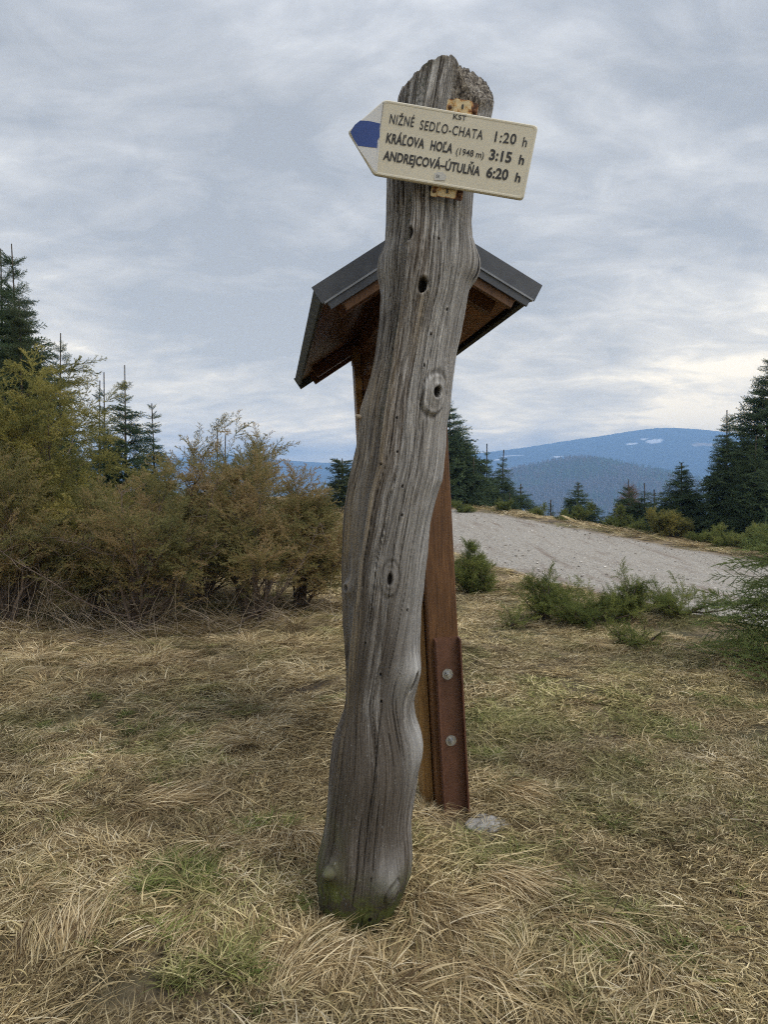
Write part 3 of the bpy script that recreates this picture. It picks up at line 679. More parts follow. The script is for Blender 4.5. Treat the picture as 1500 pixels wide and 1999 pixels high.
SEAM = [(100, 842), (225, 815), (300, 803), (385, 800), (440, 799), (505, 790), (585, 783), (656, 772), (700, 765), (770, 755), (840, 745), (910, 736), (963, 722), (1033, 711), (1085, 701), (1155, 694), (1190, 690), (1260, 683), (1330, 678), (1400, 671), (1500, 662), (1700, 640), (1930, 640)]
def build_log():
    ey = np.array([e[0] for e in EDG]); eL = np.array([e[1] for e in EDG], float); eR = np.array([e[2] for e in EDG], float)
    sy = np.array([e[0] for e in SEAM]); sx = np.array([e[1] for e in SEAM], float)
    NT_, NZ = 340, 900
    th = np.linspace(0, math.tau, NT_, endpoint=False)           # 0 = towards viewer, + = right
    # column tops: photograph row where every side ends
    thd = np.degrees(np.where(th > math.pi, th - math.tau, th))
    tk = np.array([-180, -150, -120, -95, -75, -60, -48, -35, -22, -10, 0, 8, 14, 22, 32, 45, 60, 75, 90, 110, 130, 150, 165, 180])
    tv = np.array([122, 135, 160, 182, 192, 168, 150, 132, 118, 108, 107, 112, 132, 160, 186, 192, 196, 200, 192, 174, 152, 136, 128, 122])
    toprow = np.interp(thd, tk, tv) + 6 * fbm(np.cos(th) * 14, np.sin(th) * 14, 0, 3, 5) + 6 * np.maximum(0, vnoise(thd * .33, thd * 0, 0, 6)) ** 2
    s = np.linspace(0, 1, NZ)
    ROW = 1925 + (toprow[:, None] - 1925) * s[None, :]           # photo rows, per column
    TH = np.repeat(th[:, None], NZ, 1); THs = np.where(TH > math.pi, TH - math.tau, TH)
    def smooth(yq, xs):
        acc = 0
        for o_, w in ((-9, .1), (-5, .2), (0, .4), (5, .2), (9, .1)): acc = acc + w * np.interp(yq + o_, ey, xs)
        return acc
    Lx = smooth(ROW, eL); Rx = smooth(ROW, eR); Cx = (Lx + Rx) / 2; Wp = (Rx - Lx) / 2
    # the burl silhouettes belong to the sides only: base the front on a smoothed width
    def vsm(xs):
        acc = 0; 
        for o_ in range(-60, 61, 12): acc = acc + np.interp(ROW + o_, ey, xs)
        return acc / 11
    Wb = (vsm(eR) - vsm(eL)) / 2; Cb = (vsm(eR) + vsm(eL)) / 2
    side = np.abs(np.sin(THs)) ** 3
    dyy = (CY - ROW) / F; Yd = _cp + dyy * _sp; Zd = -_sp + dyy * _cp; T0 = LOGY / Yd
    Zw = CAM_Z + Zd * T0
    # silhouette point of a round section seen from the camera lies a little in front of the axis
    half = np.where(True, Wb + (Wp - Wb) * side, 0) / F * T0
    cxw = (Cb + (Cx - Cb) * side - CX) / F * T0
    r = half * .995
    seamx = np.interp(ROW, sy, sx); ths = np.arcsin(np.clip((seamx - Cb) / Wb, -.97, .97))
    d = THs - ths
    # left strand lies behind the main strand
    str_ = sst(130, 420, ROW) * (1 - sst(1330, 1560, ROW))
    left = sst(.03, -.03, d) * np.exp(-(d / .55) ** 2) * (THs > -1.5)
    r = r * (1 - .17 * left * str_)
    ridge = np.exp(-((d - .10) / .10) ** 2); r = r * (1 + .028 * ridge * str_)
    # low-frequency lumps
    gx = np.cos(TH); gy_ = np.sin(TH)
    r = r * (1 + .035 * fbm(gx * 1.2, gy_ * 1.2, Zw * 2.0, 3, 20) * (1 - side * .9))
    # broad flutes running down the stem
    flow = ths * .75
    U = TH - flow; 
    r = r * (1 + .022 * vnoise(np.cos(U) * 3.6, np.sin(U) * 3.6, Zw * .9, 22))
    ringm = np.zeros_like(r); hole = np.zeros_like(r); pale = np.zeros_like(r); dark = np.zeros_like(r)
    def thof(px, py):
        c = np.interp(py, ey, (eL + eR) / 2); w = np.interp(py, ey, (eR - eL) / 2); return math.asin(max(-.995, min(.995, (px - c) / w)))
    Wm = np.interp(ROW, ey, (eR - eL) / 2)
    Udef = np.zeros_like(r)
    def knot(px, py, rx, ry, bulge, hx=0, hy=0, hd=0, ring=0.0, pl=0.0, off=(0, 0), tilt=0.0, th_=None):
        nonlocal r, hole, pale, dark, Udef, ringm
        t0 = thof(px, py) if th_ is None else th_
        du = (THs - t0) * Wm; dv = ROW - py
        if tilt: du, dv = du * math.cos(tilt) + dv * math.sin(tilt), -du * math.sin(tilt) + dv * math.cos(tilt)
        q = np.sqrt((du / rx) ** 2 + (dv / ry) ** 2); k = np.exp(-q ** 2)
        r = r + bulge * k
        if ring:
            rg = np.exp(-((q - 1.0) / .13) ** 2); r = r - ring * rg; ringm = np.maximum(ringm, .85 * rg * (.55 + .45 * vnoise(du * .2, dv * .2, 0, 3))); rg2 = np.exp(-((q - .8) / .1) ** 2); r = r + ring * .6 * rg2
        if hd:
            qh = np.sqrt(((du - off[0]) / hx) ** 2 + ((dv - off[1]) / hy) ** 2)
            r = r - hd * (1 - sst(.65, 1.1, qh)); r = r + .002 * np.exp(-((qh - 1.35) / .25) ** 2)
            hole = np.maximum(hole, 1 - sst(.75, 1.15, qh))
        pale = np.maximum(pale, pl * np.exp(-(q * .75) ** 2))
        Udef = Udef + .22 * (THs - t0) * np.exp(-(q * .6) ** 2)
    knot(798, 487, 16, 26, .003, 7, 13, .022)
    knot(820, 582, 20, 28, .003, 9, 14, .032)
    knot(842, 780, 29, 42, .020, 8, 11, .022, .006, .55, (2, -4))
    knot(677, 1143, 13, 15, .028, 6, 7, .03, 0, .6)
    knot(760, 1120, 18, 34, .007, 5, 12, .006, .002)
    knot(800, 1300, 26, 40, .034, 5, 19, .020, 0, .95, (4, 14), .15)
    knot(815, 1445, 24, 46, .014, 0, 0, 0, 0, .95)
    knot(930, 522, 34, 40, .004, 9, 34, .003, 0, .45, (6, 2))
    knot(745, 524, 20, 45, .0, 0, 0, 0, 0, .3)
    knot(652, 1664, 15, 15, .040, 7, 4, .008, .003, .25, (4, 10), .6); knot(664, 1695, 16, 26, -.008)
    knot(755, 1676, 22, 36, .034, 0, 0, 0, 0, .55); knot(764, 1694, 17, 24, .014, 3, 11, .010, .007, .2, (2, 6)); knot(700, 1600, 30, 80, -.008)
    knot(722, 1743, 13, 16, .006, 4, 5, .003, .002)
    knot(800, 1560, 16, 60, -.006, 0, 0, 0)
    knot(770, 1480, 22, 120, -.004)
    for (a, b) in [(852, 498), (867, 623), (837, 670), (825, 728), (772, 825), (775, 887), (745, 910), (784, 950), (745, 1297), (745, 1347), (757, 620), (822, 417), (772, 417), (800, 345), (758, 692), (781, 1003), (715, 1240), (792, 1180), (868, 395), (756, 590)]:
        knot(a, b, 5, 6, .0008, 2.0, 3.0, .006)
    # cracks and fibre relief follow the grain
    U = U - Udef
    fib = fbm(U * 24, Zw * 6.0, 0, 4, 30); fib2 = vnoise(U * 55, Zw * 14.0, 0, 33)
    r = r + .0026 * fib + .0011 * fib2
    crk = np.zeros_like(r)
    for k in range(70):
        u0 = rng.uniform(-1.6, 1.6); z0 = rng.uniform(.1, 3.0); ln = rng.uniform(.04, .38) if k > 9 else rng.uniform(.5, 1.0)
        uu = np.where(U > math.pi, U - math.tau, U) - u0 - .03 * vnoise(Zw * 3, Zw * 0, 0, 40 + k) - .006 * vnoise(Zw * 22, Zw * 0, 0, 140 + k)
        m_ = np.exp(-(uu / rng.uniform(.005, .010)) ** 2) * sst(ln, ln * .7, np.abs(Zw - z0)); crk = np.maximum(crk, m_ * rng.uniform(.5, 1))
    seamc = np.exp(-((d + .015) / .022) ** 2) * str_ * sst(-.2, .3, vnoise(Zw * 2.5, Zw * 0, 0, 5) + .35)
    crk = np.maximum(crk, seamc * .9)
    # the long split down the front, open in places
    sp_ = THs - np.interp(ROW, [230, 400, 600, 800, 1000, 1200, 1400, 1650], [.28, .30, .36, .30, .22, .12, .02, -.05]) - .012 * vnoise(Zw * 14, Zw * 0, 0, 91)
    sm = np.exp(-(sp_ / .0085) ** 2) * sst(.15, -.1, vnoise(Zw * 2.2, Zw * 0 + 3, 0, 92)) * (1 - sst(1600, 1700, ROW)) * sst(240, 300, ROW); crk = np.maximum(crk, sm)
    r = r - .010 * crk
    crk = np.maximum(crk, ringm)
    rot = np.exp(-((ROW - toprow[:, None]) / 9) ** 2) * .5
    rsc = sst(0.0, .25, THs) * (1 - sst(1.3, 1.5, THs)) * (1 - sst(200, 222, ROW + 10 * fbm(TH * 8, ROW * .05, 0, 2, 2)))
    rot = np.maximum(rot, rsc)
    r = r - .008 * rsc * np.abs(fbm(TH * 14, ROW * .14, 0, 3, 7))
    # rotten pocket beneath the sign's lower bracket, and strip of lichen down the seam
    lich = np.exp(-((d + .10) / .11) ** 2) * (sst(340, 380, ROW) * (1 - sst(480, 560, ROW)) + sst(600, 650, ROW) * (1 - sst(830, 900, ROW)))
    lich = np.maximum(lich, np.exp(-((d + .02) / .14) ** 2) * (1 - sst(210, 240, ROW)))
    pk = np.exp(-(((THs - thof(835, 362)) * Wm / 26) ** 2 + ((ROW - 362) / 10) ** 2)); r = r - .006 * pk; dark = np.maximum(dark, pk)
    Yv = LOGY - r * np.cos(TH) * 1.02
    wtop = 1 - sst(200, 420, ROW); Zw = CAM_Z + Zd * T0 * (1 + wtop * (Yv / LOGY - 1))
    X = cxw * (1 + wtop * (Yv / LOGY - 1)) + r * np.sin(TH)
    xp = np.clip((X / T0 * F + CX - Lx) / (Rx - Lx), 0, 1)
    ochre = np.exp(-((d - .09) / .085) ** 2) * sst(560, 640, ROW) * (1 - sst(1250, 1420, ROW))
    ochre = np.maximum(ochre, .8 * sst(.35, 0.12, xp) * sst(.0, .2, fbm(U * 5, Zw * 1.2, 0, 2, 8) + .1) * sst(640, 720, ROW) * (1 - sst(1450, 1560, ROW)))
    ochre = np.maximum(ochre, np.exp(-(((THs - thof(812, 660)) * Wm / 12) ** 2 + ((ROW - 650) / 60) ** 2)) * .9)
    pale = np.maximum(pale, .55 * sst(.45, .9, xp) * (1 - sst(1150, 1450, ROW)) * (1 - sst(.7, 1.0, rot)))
    pale = np.maximum(pale, .35 * sst(1400, 1200, ROW) * sst(-.1, .35, fbm(U * 2.2, Zw * .9, 0, 2, 9)))
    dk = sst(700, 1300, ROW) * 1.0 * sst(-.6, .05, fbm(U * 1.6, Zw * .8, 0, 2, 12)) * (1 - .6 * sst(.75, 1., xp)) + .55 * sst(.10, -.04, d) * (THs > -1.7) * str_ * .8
    dark = np.clip(np.maximum(dark, dk) , 0, 1)
    moss = np.clip(sst(1640, 1760, ROW) * 1.3 + .45 * sst(1480, 1680, ROW) * sst(.4, .1, xp), 0, 1)
    V = np.stack([X, Yv, Zw], -1).reshape(-1, 3); Fc = grid_faces(NT_, NZ, True)
    A = dict(hole=hole, pale=pale, dark=dark, ochre=ochre, moss=moss, lichen=np.clip(lich, 0, 1), rot=rot, crack=np.clip(crk * .85, 0, 1))
    UVc = np.stack([U / math.tau * 1.0, Zw], -1).reshape(-1, 2)
    A = {k: v.ravel() for k, v in A.items()}
    # broken top: rings from the rim to the middle
    K = 26; rim = np.stack([X[:, -1], Yv[:, -1], Zw[:, -1]], -1); c0 = rim.mean(0); c0[2] = rim[:, 2].mean() + .01
    rings = []
    for k in range(1, K + 1):
        f = k / K; P_ = rim * (1 - f) + c0 * f; zr = rim[:, 2] * (1 - f) ** 1.3 + c0[2] * (1 - (1 - f) ** 1.3)
        P_[:, 2] = zr + (.012 * fbm(P_[:, 0] * 110, P_[:, 1] * 60, 0, 3, 81) - .010 * np.abs(fbm(P_[:, 0] * 45, P_[:, 1] * 30, 0, 3, 82))) * min(1, 4 * f) * (1 - .0 * f)
        rings.append(P_)
    base = len(V); CV = np.concatenate(rings); 
    i = np.arange(NT_); i2 = (i + 1) % NT_; cf = [np.stack([i * NZ + NZ - 1, i2 * NZ + NZ - 1, base + i2, base + i], -1)]
    for k in range(K - 1): a = base + k * NT_; cf.append(np.stack([a + i, a + i2, a + NT_ + i2, a + NT_ + i], -1))
    V = np.concatenate([V, CV]); Fc = np.concatenate([Fc] + cf)
    for k in A: A[k] = np.concatenate([A[k], np.full(len(CV), 1.0 if k == 'rot' else 0.0)])
    UVc = np.concatenate([UVc, CV[:, :2] * 3])
    root = empty('trail_post', (-.09, LOGY, 0)); tag(root, 'gnarled grey weathered log standing in the grass with a trail arrow on it', 'post')
    o = ob('log', np_mesh('log', V, Fc, [M['log']], attrs=A, uv=UVc)); o.parent = root; o.location = (.09, -LOGY, 0)
    # small broken twig stub on the left edge
    mb = MB(); a = at(706, 816, LOGY - .03); mb.cyl(a + Vector((.01, 0, 0)), a + Vector((-.012, -.012, .004)), .011, .008, 9); mb.cyl(a + Vector((-.012, -.012, .004)), a + Vector((-.020, -.016, .009)), .008, .004, 9)
    st = mb.build('branch_stub', M['deadwood']); st.parent = root; st.location = (.09, -LOGY, 0)
    return root
log_root = build_log()

# ================================================================== ARROW SIGN
def build_sign():
    Y0 = LOGY - .215
    lean = R(5)
    nrm = Vector((0, -math.cos(lean), -math.sin(lean)))         # faces the path, top leaning out a little
    P0 = at(870, 292, Y0)
    def onpl(px, py, off=0.0):
        d = Vector(ray(px, py)); o = Vector((0, 0, CAM_Z)); Q = P0 + nrm * off
        t = (Q - o).dot(nrm) / d.dot(nrm); return o + d * t
    A = onpl(751.6, 195); B = onpl(1050, 244)
    ex = (B - A).normalized(); ez = nrm.cross(ex).normalized()
    if ez.z < 0: ez = -ez
    Mx = Matrix((( ex.x, -nrm.x, ez.x, P0.x), (ex.y, -nrm.y, ez.y, P0.y), (ex.z, -nrm.z, ez.z, P0.z), (0, 0, 0, 1)))
    Mi = Mx.inverted()
    def loc(px, py): v = Mi @ onpl(px, py); return (v.x, v.z)
    root = empty('arrow_sign', P0); root.matrix_world = Mx
    tag(root, 'cream arrow trail sign with black lettering and blue tip on the log', 'sign')
    corners = [loc(751.6, 193.7), loc(678.8, 256.5), loc(729.7, 341), loc(1023, 390.5), loc(1052, 245)]
    rad = [.012, .010, .012, .014, .014]
    def roundpoly(cs, rs, inset=0.0, seg=6):
        out = []; n = len(cs); c = [Vector(p) for p in cs]
        ctr = sum(c, Vector((0, 0))) / n
        # inset by moving edges
        def inter(p, d, q, e):
            den = d.x * e.y - d.y * e.x; t = ((q.x - p.x) * e.y - (q.y - p.y) * e.x) / den; return p + d * t
        if inset:
            L_ = []
            for i in range(n):
                a = c[i]; b = c[(i + 1) % n]; d = (b - a).normalized(); nn = Vector((-d.y, d.x))
                if (ctr - a).dot(nn) < 0: nn = -nn
                L_.append((a + nn * inset, d))
            c = [inter(L_[i - 1][0], L_[i - 1][1], L_[i][0], L_[i][1]) for i in range(n)]
        for i in range(n):
            p = c[i]; a = (c[i - 1] - p).normalized(); b = (c[(i + 1) % n] - p).normalized(); r_ = rs[i]
            for k in range(seg + 1):
                t = k / seg; q0 = p + a * r_; q2 = p + b * r_; out.append((q0 * (1 - t) ** 2 + p * 2 * t * (1 - t) + q2 * t ** 2))
        return out
    o0 = roundpoly(corners, rad); o1 = roundpoly(corners, rad, .0035); o2 = roundpoly(corners, rad, .008)
    V = [(p.x, .013, p.y) for p in o1] + [(p.x, .011, p.y) for p in o0] + [(p.x, .003, p.y) for p in o0] + [(p.x, -.0008, p.y) for p in o1] + [(p.x, -.0008, p.y) for p in o2] + [(p.x, 0, p.y) for p in roundpoly(corners, rad, .011)]
    n = len(o0); Fs = [tuple(range(n))]
    for k in range(5): Fs += [(k * n + i, k * n + (i + 1) % n, (k + 1) * n + (i + 1) % n, (k + 1) * n + i) for i in range(n)]
    Fs.append(tuple(range(6 * n - 1, 5 * n - 1, -1)))
    pl = ob('plate', np_mesh('plate', np.array(V), Fs, [M['sign']], smooth=False), root)
    def flat(name, pts, depth, mat, th=.0006):
        V = [(p[0], -depth, p[1]) for p in pts] + [(p[0], -depth + th, p[1]) for p in pts]; m_ = len(pts)
        return ob(name, np_mesh(name, np.array(V), [tuple(range(m_ - 1, -1, -1)), tuple(range(m_, 2 * m_))] + [(i, (i + 1) % m_, m_ + (i + 1) % m_, m_ + i) for i in range(m_)], [mat], smooth=False), root)
    # painted white tip, and the blue stripe across it
    c7 = lambda x, y: loc(660 + x / 3.6585, 180 + y / 3.6585)
    flat('white_tip', [c7(322, 72), c7(280, 572), c7(262, 566), c7(140, 394), c7(86, 282), c7(165, 207), c7(330, 68)][:7], .0014, M['signw'], .0010)
    flat('blue_mark', [c7(160, 203), c7(232, 209), c7(303, 226), c7(296, 262), c7(299, 320), c7(283, 345), c7(280, 400), c7(210, 392), c7(143, 383), c7(112, 335), c7(88, 285), c7(120, 235)], .0022, M['signb'], .0008)
    # lettering
    def glyphs(txt, bold, track=1.0):
        cu = bpy.data.curves.new('lettering', 'FONT'); cu.body = txt; cu.size = 1.0; cu.offset = bold; cu.resolution_u = 3; cu.space_character = track
        tmp = bpy.data.objects.new('tmp', cu); COL.objects.link(tmp); dg = bpy.context.evaluated_depsgraph_get()
        me = bpy.data.meshes.new_from_object(tmp.evaluated_get(dg)); bpy.data.objects.remove(tmp); bpy.data.curves.remove(cu); return me
    capm = glyphs('H', 0.0); CAP = max(v.co.y for v in capm.vertices)
    def word(txt, x0, y0, x1, y1, cap, bold, track=1.0):
        me = glyphs(txt, bold, track); xs = [v.co.x for v in me.vertices]; mn, mx_ = min(xs), max(xs)
        a = Vector(c7(x0, y0)); b = Vector(c7(x1, y1)); d = (b - a); ln = d.length; d.normalize(); u = Vector((-d.y, d.x))
        if u.y < 0: u = -u
        u = (u + d * .03).normalized()
        ch = (Vector(c7(x0, y0 - cap)) - a).length / CAP
        for v in me.vertices:
            p = a + d * ((v.co.x - mn) / (mx_ - mn) * ln) + u * (v.co.y * ch); v.co = (p.x, -.0016, p.y)
        me.materials.clear(); me.materials.append(M['black']); me.name = 'lettering'
        return ob('lettering', me, root)
    B1, B2 = .010, .028
    word('KST', 822, 191, 916, 204, 35, .016)
    word('NIŽNÉ', 366, 224, 540, 250, 68, B1, 1.12); word('SEDĽO-CHATA', 582, 265, 1032, 340, 66, B1, 1.15); word('1:20', 1118, 353, 1270, 373, 72, B1 + .006, 1.1); word('h', 1316, 387, 1346, 392, 68, B1)
    word('KRÁĽOVA', 342, 358, 614, 402, 66, B2, 1.04); word('HOĽA', 658, 411, 815, 436, 66, B2, 1.04); word('(1948 m)', 842, 443, 1040, 474, 46, B1); word('3:15', 1078, 480, 1236, 504, 72, B2); word('h', 1290, 512, 1326, 518, 64, B2)
    word('ANDREJCOVÁ–ÚTULŇA', 321, 481, 1012, 597, 64, B2, 1.02); word('6:20', 1057, 606, 1212, 628, 72, B2); word('h', 1263, 637, 1300, 644, 62, B2)
    ft = [c7(690, 628), c7(692, 580), c7(712, 570), c7(752, 574), c7(772, 592), c7(774, 612), c7(765, 632), c7(728, 630)]
    flat('sticker', ft, .0016, M['sticker'], .0009)
    sw = word('SI', 700, 609, 722, 612, 20, 0.0)
    for v in sw.data.vertices: v.co.y = -.0022
    # brackets screwed to the log
    def bracket(cx, cy_, wpx, hpx, label):
        c = onpl(cx, cy_, -.028); up = Mx.to_3x3()
        sc_ = (c.y / F); w = wpx * sc_; h = hpx * sc_; vl = Mi @ c
        nx, nz = 26, 12; xs = np.linspace(-w / 2, w / 2, nx); zs = np.linspace(-h / 2, h / 2, nz)
        X, Z = np.meshgrid(xs, zs, indexing='ij'); u = np.abs(X) / (w / 2)
        Yb = np.where(u < .52, -.010, np.where(u < .62, -.010 + (u - .52) * .1, 0.0)) + .0008 * fbm(X * 80, Z * 80, 0, 2, 3)
        rc = .006; # rounded corners
        ax = np.clip(np.abs(X) - (w / 2 - rc), 0, None); az = np.clip(np.abs(Z) - (h / 2 - rc), 0, None); dd = np.hypot(ax, az); k = np.where(dd > rc, rc / np.maximum(dd, 1e-6), 1)
        X = np.sign(X) * (np.minimum(np.abs(X), w / 2 - rc) + ax * k); Z = np.sign(Z) * (np.minimum(np.abs(Z), h / 2 - rc) + az * k)
        rust = np.clip(np.exp(-((u - .78) / .18) ** 2) * .9 * (.6 + .4 * np.sign(X)) + .9 * sst(.8, 1, np.abs(Z) / (h / 2)) * .5, 0, 1)
        Vf = np.stack([X, Yb, Z], -1).reshape(-1, 3) + np.array([vl.x, vl.y, vl.z]); Vb = Vf + np.array([0, .003, 0])
        g = grid_faces(nx, nz); Fq = [tuple(q) for q in g] + [tuple(q[::-1] + nx * nz) for q in g]
        bd = [i * nz for i in range(nx)] + [(nx - 1) * nz + j for j in range(1, nz)] + [i * nz + nz - 1 for i in range(nx - 2, -1, -1)] + [j for j in range(nz - 2, 0, -1)]
        Fq += [(bd[i], bd[(i + 1) % len(bd)], bd[(i + 1) % len(bd)] + nx * nz, bd[i] + nx * nz) for i in range(len(bd))]
        o = ob('bracket', np_mesh('bracket', np.concatenate([Vf, Vb]), Fq, [M['rusty']], smooth=False, attrs={'rust': np.concatenate([rust.ravel()] * 2)}), root)
        mb = MB(); mb.box((vl.x, vl.y - .0115, vl.z + h * .02), (.006, .003, .013)); s_ = mb.build('slot', M['black']); s_.parent = o
        for sg in (-1, 1):
            mb = MB(); p = Vector((vl.x + sg * w * .40, vl.y, vl.z - h * .05)); mb.cyl(p + Vector((0, .02, 0)), p + Vector((0, -.003, 0)), .0065, .0065, 10); mb.cyl(p + Vector((0, -.003, 0)), p + Vector((0, -.006, 0)), .0065, .003, 10)
            s_ = mb.build('screw', M['rust']); s_.parent = o
    bracket(903, 212, 60, 28, ''); bracket(873, 376, 62, 22, '')
build_sign()

# ================================================================== NOTICE KIOSK
def build_kiosk():
    yaw = math.atan(.165); roll = R(3.2)
    KX, KY = .300, 3.22
    root = empty('notice_kiosk', (KX, KY, 0), (0, 0, 0))
    Mw = Matrix.Translation((KX, KY, 0)) @ Matrix.Rotation(yaw, 4, 'Z') @ Matrix.Rotation(-roll, 4, 'Y')
    root.matrix_world = Mw
    tag(root, 'brown stained timber notice kiosk with a grey metal gabled roof behind the log', 'kiosk')
    def bevprism(mb, *a): mb.prism(*a)
    # posts (x across, y along the ridge)
    for (y, lab) in ((.07, 0), (1.82, 1)):
        mb = MB(); mb.box((0.028, y, 1.18), (.145, .14, 2.86), bev=.006); mb.build('post', M['post'], root)
    mb = MB(); mb.box((-.073, .115, 1.15), (.05, .12, 2.8), bev=.004); mb.build('post_cheek', M['post_lit'], root)
    mb = MB(); mb.box((-.073, 1.80, 1.55), (.05, .12, 2.0), bev=.004); mb.build('post_cheek', M['post_lit'], root)
    # panel between the posts
    for k in range(9):
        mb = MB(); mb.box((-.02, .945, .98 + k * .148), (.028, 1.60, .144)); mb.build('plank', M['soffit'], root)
    mb = MB(); mb.box((-.01, .945, .86), (.08, 1.6, .09), bev=.004); mb.build('rail', M['post'], root)
    mb = MB(); mb.box((-.01, .945, 2.36), (.08, 1.6, .09), bev=.004); mb.build('rail', M['post'], root)
    mb = MB(); mb.box((0, 1.05, 2.55), (.12, 2.3, .12)); mb.build('ridge_beam', M['soffit'], root)
    # roof
    y0, y1 = -.20, 2.16; W_, H0, HR = .505, 2.395, 2.70
    a = math.atan2(HR - H0, W_); ca, sa = math.cos(a), math.sin(a)
    SL = W_ / ca
    for sg in (-1, 1):
        def pt(s_, t_): # s_ down the slope from ridge, t_ perpendicular depth below the top surface
            return (sg * (s_ * ca - t_ * sa * 1.0), HR - s_ * sa - t_ * ca)
        def slab(name, s0, s1, t0, t1, ya, yb, mat):
            mb = MB(); P = [pt(s0, t0), pt(s1, t0), pt(s1, t1), pt(s0, t1)]
            mb.prism(P if sg < 0 else P[::-1], ya, yb); return mb.build(name, mat, root)
        slab('roof_sheet', .0, SL, .0, .012, y0 + .004, y1, M['flashtop'])
        sof = M['soffit'] if sg < 0 else M['soffit_lit']
        npk = 4
        for k in range(npk):
            s0 = .03 + k * (SL - .06) / npk; slab('plank', s0, s0 + (SL - .06) / npk - .004, .016 + .0015 * (k % 2), .040, y0 + .03, y1 - .02, sof)
        slab('eave_trim', SL - .014, SL + .006, .006, .060, y0 + .01, y1, M['flashtop'])
        for yy in (y0 + .035, .06, 1.78, y1 - .09):
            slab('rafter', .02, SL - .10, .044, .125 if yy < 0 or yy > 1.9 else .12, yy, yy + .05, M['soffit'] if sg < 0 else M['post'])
        # verge flashing on the near gable: upper face, fold with painted highlight and lower lip
        slab('verge_flashing', .0, SL + .008, -.006, .074, y0 - .008, y0 + .003, M['flash'])
        slab('verge_fold', .0, SL + .000, .074, .082, y0 - .018, y0 + .003, M['fold'])
        slab('verge_lip', .0, SL - .012, .082, .114, y0 - .012, y0 + .001, M['flash'])
        slab('verge_flashing', .0, SL + .008, -.006, .09, y1 - .003, y1 + .008, M['flashtop'])
        slab('barge_board', .04, SL - .07, .06, .150, y0 + .004, y0 + .032, M['post'])
    mb = MB(); mb.prism([(-.05, HR - .024), (0, HR + .012), (.05, HR - .024), (0, HR + .004)], y0, y1); mb.build('ridge_cap', M['flash'], root)
    # steel channel foot
    ch = empty('tmp'); bpy.data.objects.remove(ch)
    mb = MB(); cx0 = .040; w = .122; top = .81; bot = -.1; dpt = .048; tk = .007
    def chan(mb):
        P = [(cx0 - w / 2, -dpt), (cx0 - w / 2 + tk, -dpt), (cx0 - w / 2 + tk, -tk), (cx0 + w / 2 - tk, -tk), (cx0 + w / 2 - tk, -dpt), (cx0 + w / 2, -dpt), (cx0 + w / 2, -.001), (cx0 - w / 2, -.001)]
        n = len(P); V = [(x, y, bot) for x, y in P] + [(x, y, top - (.006 if y < -.02 else 0)) for x, y in P]
        Fs = [(i, (i + 1) % n, n + (i + 1) % n, n + i) for i in range(n)]
        Fs += [(8, 9, 10, 15), (10, 11, 14, 15), (11, 12, 13, 14)]
        mb.add(V, Fs)
    chan(mb); c = mb.build('steel_channel', M['channel'], root)
    for z, lab in ((.635, 0), (.315, 1)):
        mb = MB(); mb.cyl((cx0 - .004, -tk, z), (cx0 - .004, -tk - .003, z), .026, .026, 28); wsh = mb.build('washer', M['zinc'], c)
        mb = MB(); mb.cyl((cx0 - .004, -tk - .003, z), (cx0 - .004, -tk - .014, z), .014, .0135, 6); mb.build('nut', M['zinc'], wsh)
        mb = MB(); mb.cyl((cx0 - .004, -tk - .012, z), (cx0 - .004, -tk - .026, z), .0075, .0068, 12); mb.build('bolt', M['zinc'], wsh)
    return root
build_kiosk()

# pale stone at the kiosk's foot
def stone(px, py, sx, sy_, sz, label, seed, grp=None):
    gx, gy = ground_hit(px, py); n, m_ = 36, 20
    th = np.linspace(0, math.tau, n, endpoint=False); ph = np.linspace(-.5, math.pi / 2, m_); T, Pp = np.meshgrid(th, ph, indexing='ij')
    x = np.cos(T) * np.cos(Pp); y = np.sin(T) * np.cos(Pp); z = np.sin(Pp); r = 1 + .28 * fbm(x * 1.6, y * 1.6, z * 1.6, 4, seed)
    V = np.stack([x * r * sx, y * r * sy_, z * r * sz], -1).reshape(-1, 3)
    o = ob('stone', np_mesh('stone', V, grid_faces(n, m_, True), [M['stone']]), loc=(gx, gy, float(hz(gx, gy)) - .01)); tag(o, label, 'stone', grp); return o
stone(958, 1610, .11, .085, .036, 'rough pale grey stone in the grass beside the kiosk foot', 91)

